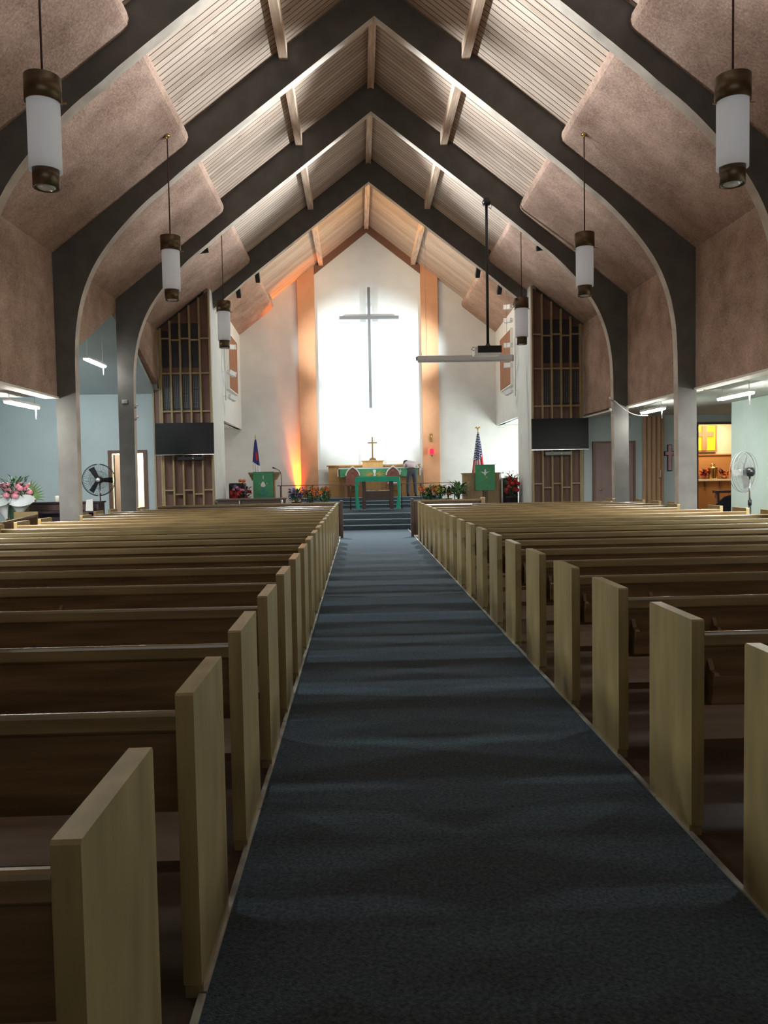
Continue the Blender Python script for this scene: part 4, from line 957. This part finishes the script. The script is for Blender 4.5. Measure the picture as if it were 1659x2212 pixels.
r = plant('rose_bouquet', (-7.62, 16.1, .702), 'pink rose bouquet in white net wraps at the left edge', 'bouquet', .34, .40, .84, 120, [('leaf', .7), ('leafd', .3)], [('fpink', 11, .09, 'rose', (.5, .86)), ('fwhite', 4, .05, 'spike', (.5, .82))], None)
mb = MB(); mb.lathe([(.10, 0), (.13, .2), (.11, .36), (.09, .36)], n=18, cap=False); mb.build('vase', 'leafd', r)
for sx in (-.22, .22):
    mb = MB(); n = 28; g = []
    for j in range(7):
        v = j / 6; rr = .03 + .22 * v ** 1.3
        g.append([mb.bm.verts.new((sx * (.6 + .5 * v) + rr * (1 + .12 * (i % 2)) * math.cos(2 * PI * i / n), -.12 - .1 * v + .6 * rr * math.sin(2 * PI * i / n), .05 + .5 * v - .12 * v * v * (1 - math.sin(2 * PI * i / n)))) for i in range(n)])
    for A, B in zip(g, g[1:]):
        for i in range(n): f = mb.bm.faces.new((A[i], A[(i + 1) % n], B[(i + 1) % n], B[i])); f.smooth = True
    mb.build('net_wrap', 'tissue', r, norm=False)
mb = MB()
for k in range(9):
    a = -.2 + k * .17; mb.petal((.2, .05, .5), (.2 + .42 * math.cos(a), .05, .5 + .42 * math.sin(a)), .05, .05, up=(0, 1, 0))
mb.build('palm_frond', 'leafl', r)

# sacristy items
r = thing('lit_cross_panel', (10.06, 22.5, 2.05), 'glowing amber panel with a cross seen through the right opening', 'window')
mb = MB(); mb.box((-.5, 0, 0), (.26, .08, .80)); mb.build('frame', 'folddoor', r)
mb = MB(); mb.box((-.46, -.012, .05), (.20, 0, .78)); mb.build('amber_pane', 'amber', r)
mb = MB(); mb.box((-.21, -.05, .07), (-.06, -.012, .775)); mb.box((-.40, -.045, .46), (-.21, -.012, .60)); mb.box((-.06, -.045, .46), (.14, -.012, .60)); mb.build('cross', 'folddoor', r)
r = thing('sacristy_counter', (9.9, 22.2, 0), 'brown counter with pale top seen through the right opening', 'counter')
mb = MB(); mb.box((-.9, 0, 0), (1.4, .3, 1.18)); mb.build('front', 'amberwall', r); mb = MB(); mb.box((-.92, -.06, 1.18), (1.42, .32, 1.24), .008); mb.build('top', 'cream', r)
mb = MB()
for x in (-.5, -.1, .35, .8): mb.box((x, -.05, 1.02), (x + .04, 0, 1.18))
mb.build('bracket', 'walnut', r)
r = thing('brass_urn', (10.10, 22.3, 1.242), 'large brass urn with lid on the counter behind the right opening', 'urn')
mb = MB(); mb.lathe([(.125, 0), (.135, .02), (.135, .30), (.14, .32)], n=24); mb.build('body', 'brass', r)
mb = MB(); mb.lathe([(.15, .32), (.15, .335), (.05, .36), (.03, .40), (.045, .43), (.0, .45)], n=20, cap=False); mb.tube([(-.08, 0, .40), (0, 0, .46), (.08, 0, .40)], .012, 6); mb.build('lid', 'brass', r)
plant('flower_bunch', (9.84, 22.3, 1.242), 'orange-red flowers on the counter left of the brass urn', 'flowers', .13, .05, .2, 20, [('leafr', 1.)], [('fred', 5, .05, 'rose', (.08, .24)), ('forange', 3, .05, 'rose', (.15, .3))], (.1, .07, 'potb'))
plant('flower_bunch', (10.45, 22.3, 1.242), 'low spray of orange flowers on the counter right of the brass urn', 'flowers', .15, .05, .18, 24, [('leafr', 1.)], [('forange', 7, .05, 'lily', (.08, .22))], (.07, .09, 'potb'))
r = thing('draped_chair', (9.08, 19.6, 0), 'dark wooden chair covered with a navy coat before the right opening', 'chair')
mb = MB(); mb.box((-.1, .1, .90), (.6, .35, .97), .012); mb.build('top_rail', 'walnut', r)
mb = MB(); mb.tube([(-.05, .2, .9), (-.1, .15, .8), (-.03, .12, .72), (-.1, .12, .6), (-.02, .12, .52)], .035, 8); mb.build('scrolled_arm', 'chair', r)
for x in (-.05, .55):
    for y in (.12, .5): mb = MB(); mb.bar((x, y, 0), (x, y, .92 if y < .2 else .45), .05); mb.build('leg', 'walnut', r)
mb = MB(); mb.box((-.1, .08, .42), (.6, .55, .48)); mb.build('seat', 'walnut', r)
mb = MB(); mb.prism([(-.2, .02), (.7, .02), (.7, .84), (.3, .86), (.08, .80), (-.12, .62)], 'xz', -.06, .06); mb.build('navy_coat', 'navy', r)

# ------------------------------------------------------------------ the person bending over the altar
def skin_mesh(name, verts, edges, radii, root, m, parent, sub=2):
    me = bpy.data.meshes.new(name + '_src'); me.from_pydata(verts, edges, []); o = bpy.data.objects.new(name + '_src', me); C.objects.link(o)
    md = o.modifiers.new('s', 'SKIN'); md.use_smooth_shade = True
    for i, v in enumerate(me.skin_vertices[0].data):
        rr = radii[i]; v.radius = rr if isinstance(rr, tuple) else (rr, rr); v.use_root = (i == root)
    sb = o.modifiers.new('b', 'SUBSURF'); sb.levels = sub; sb.render_levels = sub
    dg = bpy.context.evaluated_depsgraph_get(); dg.update()
    nm_ = bpy.data.meshes.new_from_object(o.evaluated_get(dg)); nm_.name = name
    bpy.data.objects.remove(o)
    nm_.materials.clear(); nm_.materials.append(M[m])
    for p in nm_.polygons: p.use_smooth = True
    ob = bpy.data.objects.new(name, nm_); C.objects.link(ob); ob.parent = parent
    return ob
P = thing('person', (1.40, 26.2, Z2), 'person in striped shirt and dark trousers bending over the altar', 'person')
V = dict(pelvis=(0, .0, .86), waist=(.01, .06, 1.0), chest=(.0, .22, 1.14), neckb=(-.09, .34, 1.19), neck=(-.13, .40, 1.19), head=(-.17, .47, 1.16), face=(-.18, .53, 1.10),
         hl=(-.09, .0, .80), kl=(-.13, -.01, .44), al=(-.145, -.05, .09), tl=(-.15, .10, .035),
         hr=(.09, .01, .80), kr=(.115, .0, .44), ar=(.125, -.03, .09), tr=(.13, .12, .035),
         sl=(-.17, .28, 1.13), el=(-.21, .33, .93), wl=(-.19, .36, .99 + .07), sr=(.13, .30, 1.13), er=(.22, .30, .90), wr=(.2, .37, 1.05))
V['el'] = (-.24, .30, .98); V['wl'] = (-.2, .37, 1.05); V['er'] = (.23, .3, .98)
names = list(V); idx = {n: i for i, n in enumerate(names)}
E_ = [('pelvis', 'waist'), ('waist', 'chest'), ('chest', 'neckb'), ('neckb', 'neck'), ('neck', 'head'), ('head', 'face'), ('pelvis', 'hl'), ('hl', 'kl'), ('kl', 'al'), ('al', 'tl'), ('pelvis', 'hr'), ('hr', 'kr'), ('kr', 'ar'), ('ar', 'tr'), ('chest', 'sl'), ('sl', 'el'), ('el', 'wl'), ('chest', 'sr'), ('sr', 'er'), ('er', 'wr')]
Rr = dict(pelvis=(.145, .11), waist=(.13, .095), chest=(.15, .11), neckb=.065, neck=.055, head=.09, face=.07, hl=.085, kl=.055, al=.037, tl=.034, hr=.085, kr=.055, ar=.037, tr=.034, sl=.06, el=.042, wl=.027, sr=.06, er=.042, wr=.027)
vs = [V[n] for n in names]; es = [(idx[a], idx[b]) for a, b in E_]; rs = [Rr[n] for n in names]
for side in ('l', 'r'):                    # palms and five fingers
    w = Vector(V['w' + side]); d = Vector((.25 if side == 'l' else -.25, .9, -.15)).normalized(); s = Vector((1 if side == 'l' else -1, -.25, 0)).normalized()
    vs.append(tuple(w + d * .06)); rs.append((.032, .018)); pi = len(vs) - 1; es.append((idx['w' + side], pi))
    for k, (off, ln) in enumerate(((-.03, .065), (-.01, .075), (.01, .07), (.028, .055), (.05, .05))):
        a = w + d * (.07 if k < 4 else .03) + s * off; dd = (d + s * (off * 4 if k < 4 else .9) + Vector((0, 0, -.15))).normalized()
        vs.append(tuple(a)); rs.append(.0095); i0 = len(vs) - 1; es.append((pi, i0))
        vs.append(tuple(a + dd * ln * .55)); rs.append(.009); es.append((i0, i0 + 1))
        vs.append(tuple(a + dd * ln * .9 + Vector((0, 0, -.022)))); rs.append(.008); es.append((i0 + 1, i0 + 2))
skin_mesh('body', vs, es, rs, 0, 'skin', P)
def sub_skin(name, keys, edges, radii, m, root=0):
    skin_mesh(name, [V[k] if isinstance(k, str) else k for k in keys], edges, radii, root, m, P)
sub_skin('trousers', ['pelvis', (0.005, .035, .95), 'hl', 'kl', (-.145, -.045, .07), 'hr', 'kr', (.125, -.025, .07)], [(0, 1), (0, 2), (2, 3), (3, 4), (0, 5), (5, 6), (6, 7)], [(.165, .13), (.15, .115), .102, .075, .062, .102, .075, .062], 'trousers')
sub_skin('shirt', ['chest', 'waist', (0.005, .03, .94), (-.085, .33, 1.185), 'sl', 'el', (-.215, .345, 1.03), 'sr', 'er', (.21, .34, 1.02)], [(0, 1), (1, 2), (0, 3), (0, 4), (4, 5), (5, 6), (0, 7), (7, 8), (8, 9)], [(.168, .13), (.16, .125), (.158, .12), .075, .078, .056, .045, .078, .056, .045], 'shirt')
mb = MB(); mb.lathe([(.16, -.018), (.165, 0), (.16, .018)], n=24, cap=False); o = mb.build('belt', 'shoe', P, loc=(.003, .025, .935)); o.rotation_euler = (-.35, 0, 0); o.scale = (1, .76, 1)
for s in (-1, 1):
    mb = MB(); mb.ball((s * .135 - .0, .03, .045), (.05, .14, .045), 2); mb.box((s * .135 - .045, -.09, 0), (s * .135 + .045, .15, .02)); mb.build('shoe', 'shoe', P)
mb = MB(); mb.ball((-.165, .455, 1.19), (.1, .105, .085), 2); mb.ball((-.165, .42, 1.20), (.085, .08, .075), 2); mb.build('hair', 'hair', P)
for s in (-1, 1): mb = MB(); mb.ball((-.165 + s * .092, .48, 1.155), (.014, .028, .035), 2); mb.build('ear', 'skin', P)
mb = MB(); mb.ball((-.185, .60, 1.10), (.016, .022, .02), 1); mb.build('nose', 'skin', P)
mb = MB()
for s in (-1, 1): mb.ball((-.183 + s * .033, .586, 1.125), .011, 1)
mb.build('eye', 'whitep', P)
mb = MB(); mb.ball((-.185, .583, 1.06), (.026, .012, .008), 1); mb.build('mouth', 'flagr', P)

# ------------------------------------------------------------------ lights
def lamp(kind, name, loc, energy, col, target=None, **kw):
    l = bpy.data.lights.new(name, kind); l.energy = energy; l.color = col
    for k, v in kw.items(): setattr(l, k, v)
    o = bpy.data.objects.new(name, l); C.objects.link(o); o.location = loc
    if target is not None: o.rotation_euler = (Vector(target) - Vector(loc)).to_track_quat('-Z', 'Y').to_euler()
    return o
LW = (.87, .97, 1.)
for sg in (-1, 1):                         # stage spots on the two wall poles
    lamp('SPOT', 'pole_spot', (sg * 4.08, 23.34, 5.42), 1100, LW, (sg * .95, 27.3, 6.2), spot_size=.72, spot_blend=1., shadow_soft_size=.09)
    lamp('SPOT', 'pole_spot', (sg * 4.08, 23.34, 4.72), 700, LW, (sg * .4, 27.3, 3.4), spot_size=.75, spot_blend=.9, shadow_soft_size=.09)
    lamp('SPOT', 'arch_spot', (sg * 3.2, 22.0, 7.45), 380, LW, (-sg * .3, 27.3, 3.6), spot_size=.75, spot_blend=.9, shadow_soft_size=.12)
    lamp('SPOT', 'roof_wash', (-sg * 2.85, 22.1, 9.71 - .77 * 2.85 + .18), 560, (1, .58, .23), (sg * 2.4, 24.6, 8.6), spot_size=1.3, spot_blend=1., shadow_soft_size=.15)
lamp('SPOT', 'pole_spot', (4.08, 23.34, 6.17), 700, (.72, .93, 1.), (1.5, 27.3, 5.9), spot_size=.6, spot_blend=.9, shadow_soft_size=.08)
lamp('SPOT', 'nave_fill', (-2.6, 22.02, 7.95), 3600, LW, (.2, 17.0, 0), spot_size=1.0, spot_blend=.9, shadow_soft_size=.12)  # pair added out of sight behind the last arch to brighten aisle and front pews
lamp('SPOT', 'nave_fill', (2.6, 22.02, 7.95), 3600, LW, (-.2, 17.0, 0), spot_size=1.0, spot_blend=.9, shadow_soft_size=.12)
lamp('AREA', 'chancel_fill', (0, 22.2, 8.2), 120, (.9, .98, 1.), (0, 26.0, 2.5), shape='RECTANGLE', size=4, size_y=.5)
lamp('AREA', 'alcove_window', (6.2, 25.2, 1.9), 180, (.9, 1, .97), (4.0, 26.4, 1.9), shape='RECTANGLE', size=1.6, size_y=1.6)
lamp('AREA', 'alcove_window', (-6.2, 25.2, 1.9), 25, (1, .95, .88), (-4.0, 26.4, 1.9), shape='RECTANGLE', size=1.6, size_y=1.6)
lamp('SPOT', 'orange_uplight', (-2.605, 27.2, .58), 2200, (1, .26, .006), (-2.585, 27.29, 3.6), spot_size=.42, spot_blend=.6, shadow_soft_size=.05)
lamp('SPOT', 'orange_uplight', (-2.62, 27.0, .57), 380, (1, .09, .008), (-2.56, 27.3, 3.6), spot_size=.85, spot_blend=1., shadow_soft_size=.05)
lamp('AREA', 'vestry_daylight', (-6.9, 22.2, 2.85), 150, (1, .95, .85), (-6.7, 22.6, 0), shape='RECTANGLE', size=1.5, size_y=1)
lamp('AREA', 'sacristy_lamp', (9.9, 21.7, 3.0), 42, (1, .78, .52), (9.9, 22.2, 0), shape='RECTANGLE', size=1.5, size_y=.6)
# fluorescent battens further back in both aisles, behind the camera's field
for y, e in ((4.4, 45), (6.0, 150), (8.2, 210), (10.9, 290)):
    for x in (-6.4, 6.4):
        lamp('AREA', 'aisle_batten', (x, y, 2.9), e, (.84, .97, 1.) if y < 10 else (1, .95, .86), (x * .9, y, 0), shape='RECTANGLE', size=.15, size_y=1.2)
for y in BEAMS[:6]:                        # floods clamped behind the arches, washing the roof across the nave
    for sg in (-1, 1):
        lamp('SPOT', 'arch_flood', (-sg * 2.85, y + BT + .3, 9.71 - .77 * 2.85 + .18), 1900 if y > 5 else 700, (.93, .98, 1.), (sg * 2.6, y + .95, 8.3), spot_size=.78, spot_blend=1., shadow_soft_size=.15)
lamp('AREA', 'rear_fill', (0, YB + .4, 3.2), 75, (.95, .97, 1.), (0, 3.5, 9.0), shape='RECTANGLE', size=8, size_y=1.5)  # unseen fill light added behind the camera to lift the coving panels
lamp('AREA', 'transept_batten', (-7.8, 18.0, 4.6), 80, (.88, .97, 1.), (-7.8, 18.2, 0), shape='RECTANGLE', size=1.2, size_y=1.2)

w = bpy.data.worlds.new('World'); bpy.context.scene.world = w; w.use_nodes = True
w.node_tree.nodes['Background'].inputs[0].default_value = (.6, .7, .8, 1); w.node_tree.nodes['Background'].inputs[1].default_value = .05

# ------------------------------------------------------------------ camera
f_px, pitch, yaw, roll, cxm, hcam = 1640.4, .0477, .0323, .0176, -.4291, 1.51
Rv = Vector((math.cos(yaw), -math.sin(yaw), 0)); Fh = Vector((math.sin(yaw), math.cos(yaw), 0))
Fv = Fh * math.cos(pitch) + Vector((0, 0, -math.sin(pitch))); Uv = Fh * math.sin(pitch) + Vector((0, 0, math.cos(pitch)))
R2 = Rv * math.cos(roll) - Uv * math.sin(roll); U2 = Rv * math.sin(roll) + Uv * math.cos(roll)
cam = bpy.data.cameras.new('camera'); co = bpy.data.objects.new('camera', cam); C.objects.link(co)
co.matrix_world = Matrix(((R2.x, U2.x, -Fv.x, cxm), (R2.y, U2.y, -Fv.y, 0), (R2.z, U2.z, -Fv.z, hcam), (0, 0, 0, 1)))
cam.sensor_fit = 'VERTICAL'; cam.sensor_height = 36; cam.lens = f_px / 2212 * 36; cam.clip_start = .05; cam.clip_end = 200
sc = bpy.context.scene; sc.camera = co
sc.view_settings.view_transform = 'Standard'; sc.view_settings.look = 'None'; sc.view_settings.exposure = .55
sc.cycles.max_bounces = 8; sc.cycles.diffuse_bounces = 5; sc.cycles.caustics_reflective = False; sc.cycles.caustics_refractive = False
sc.cycles.sample_clamp_indirect = 6
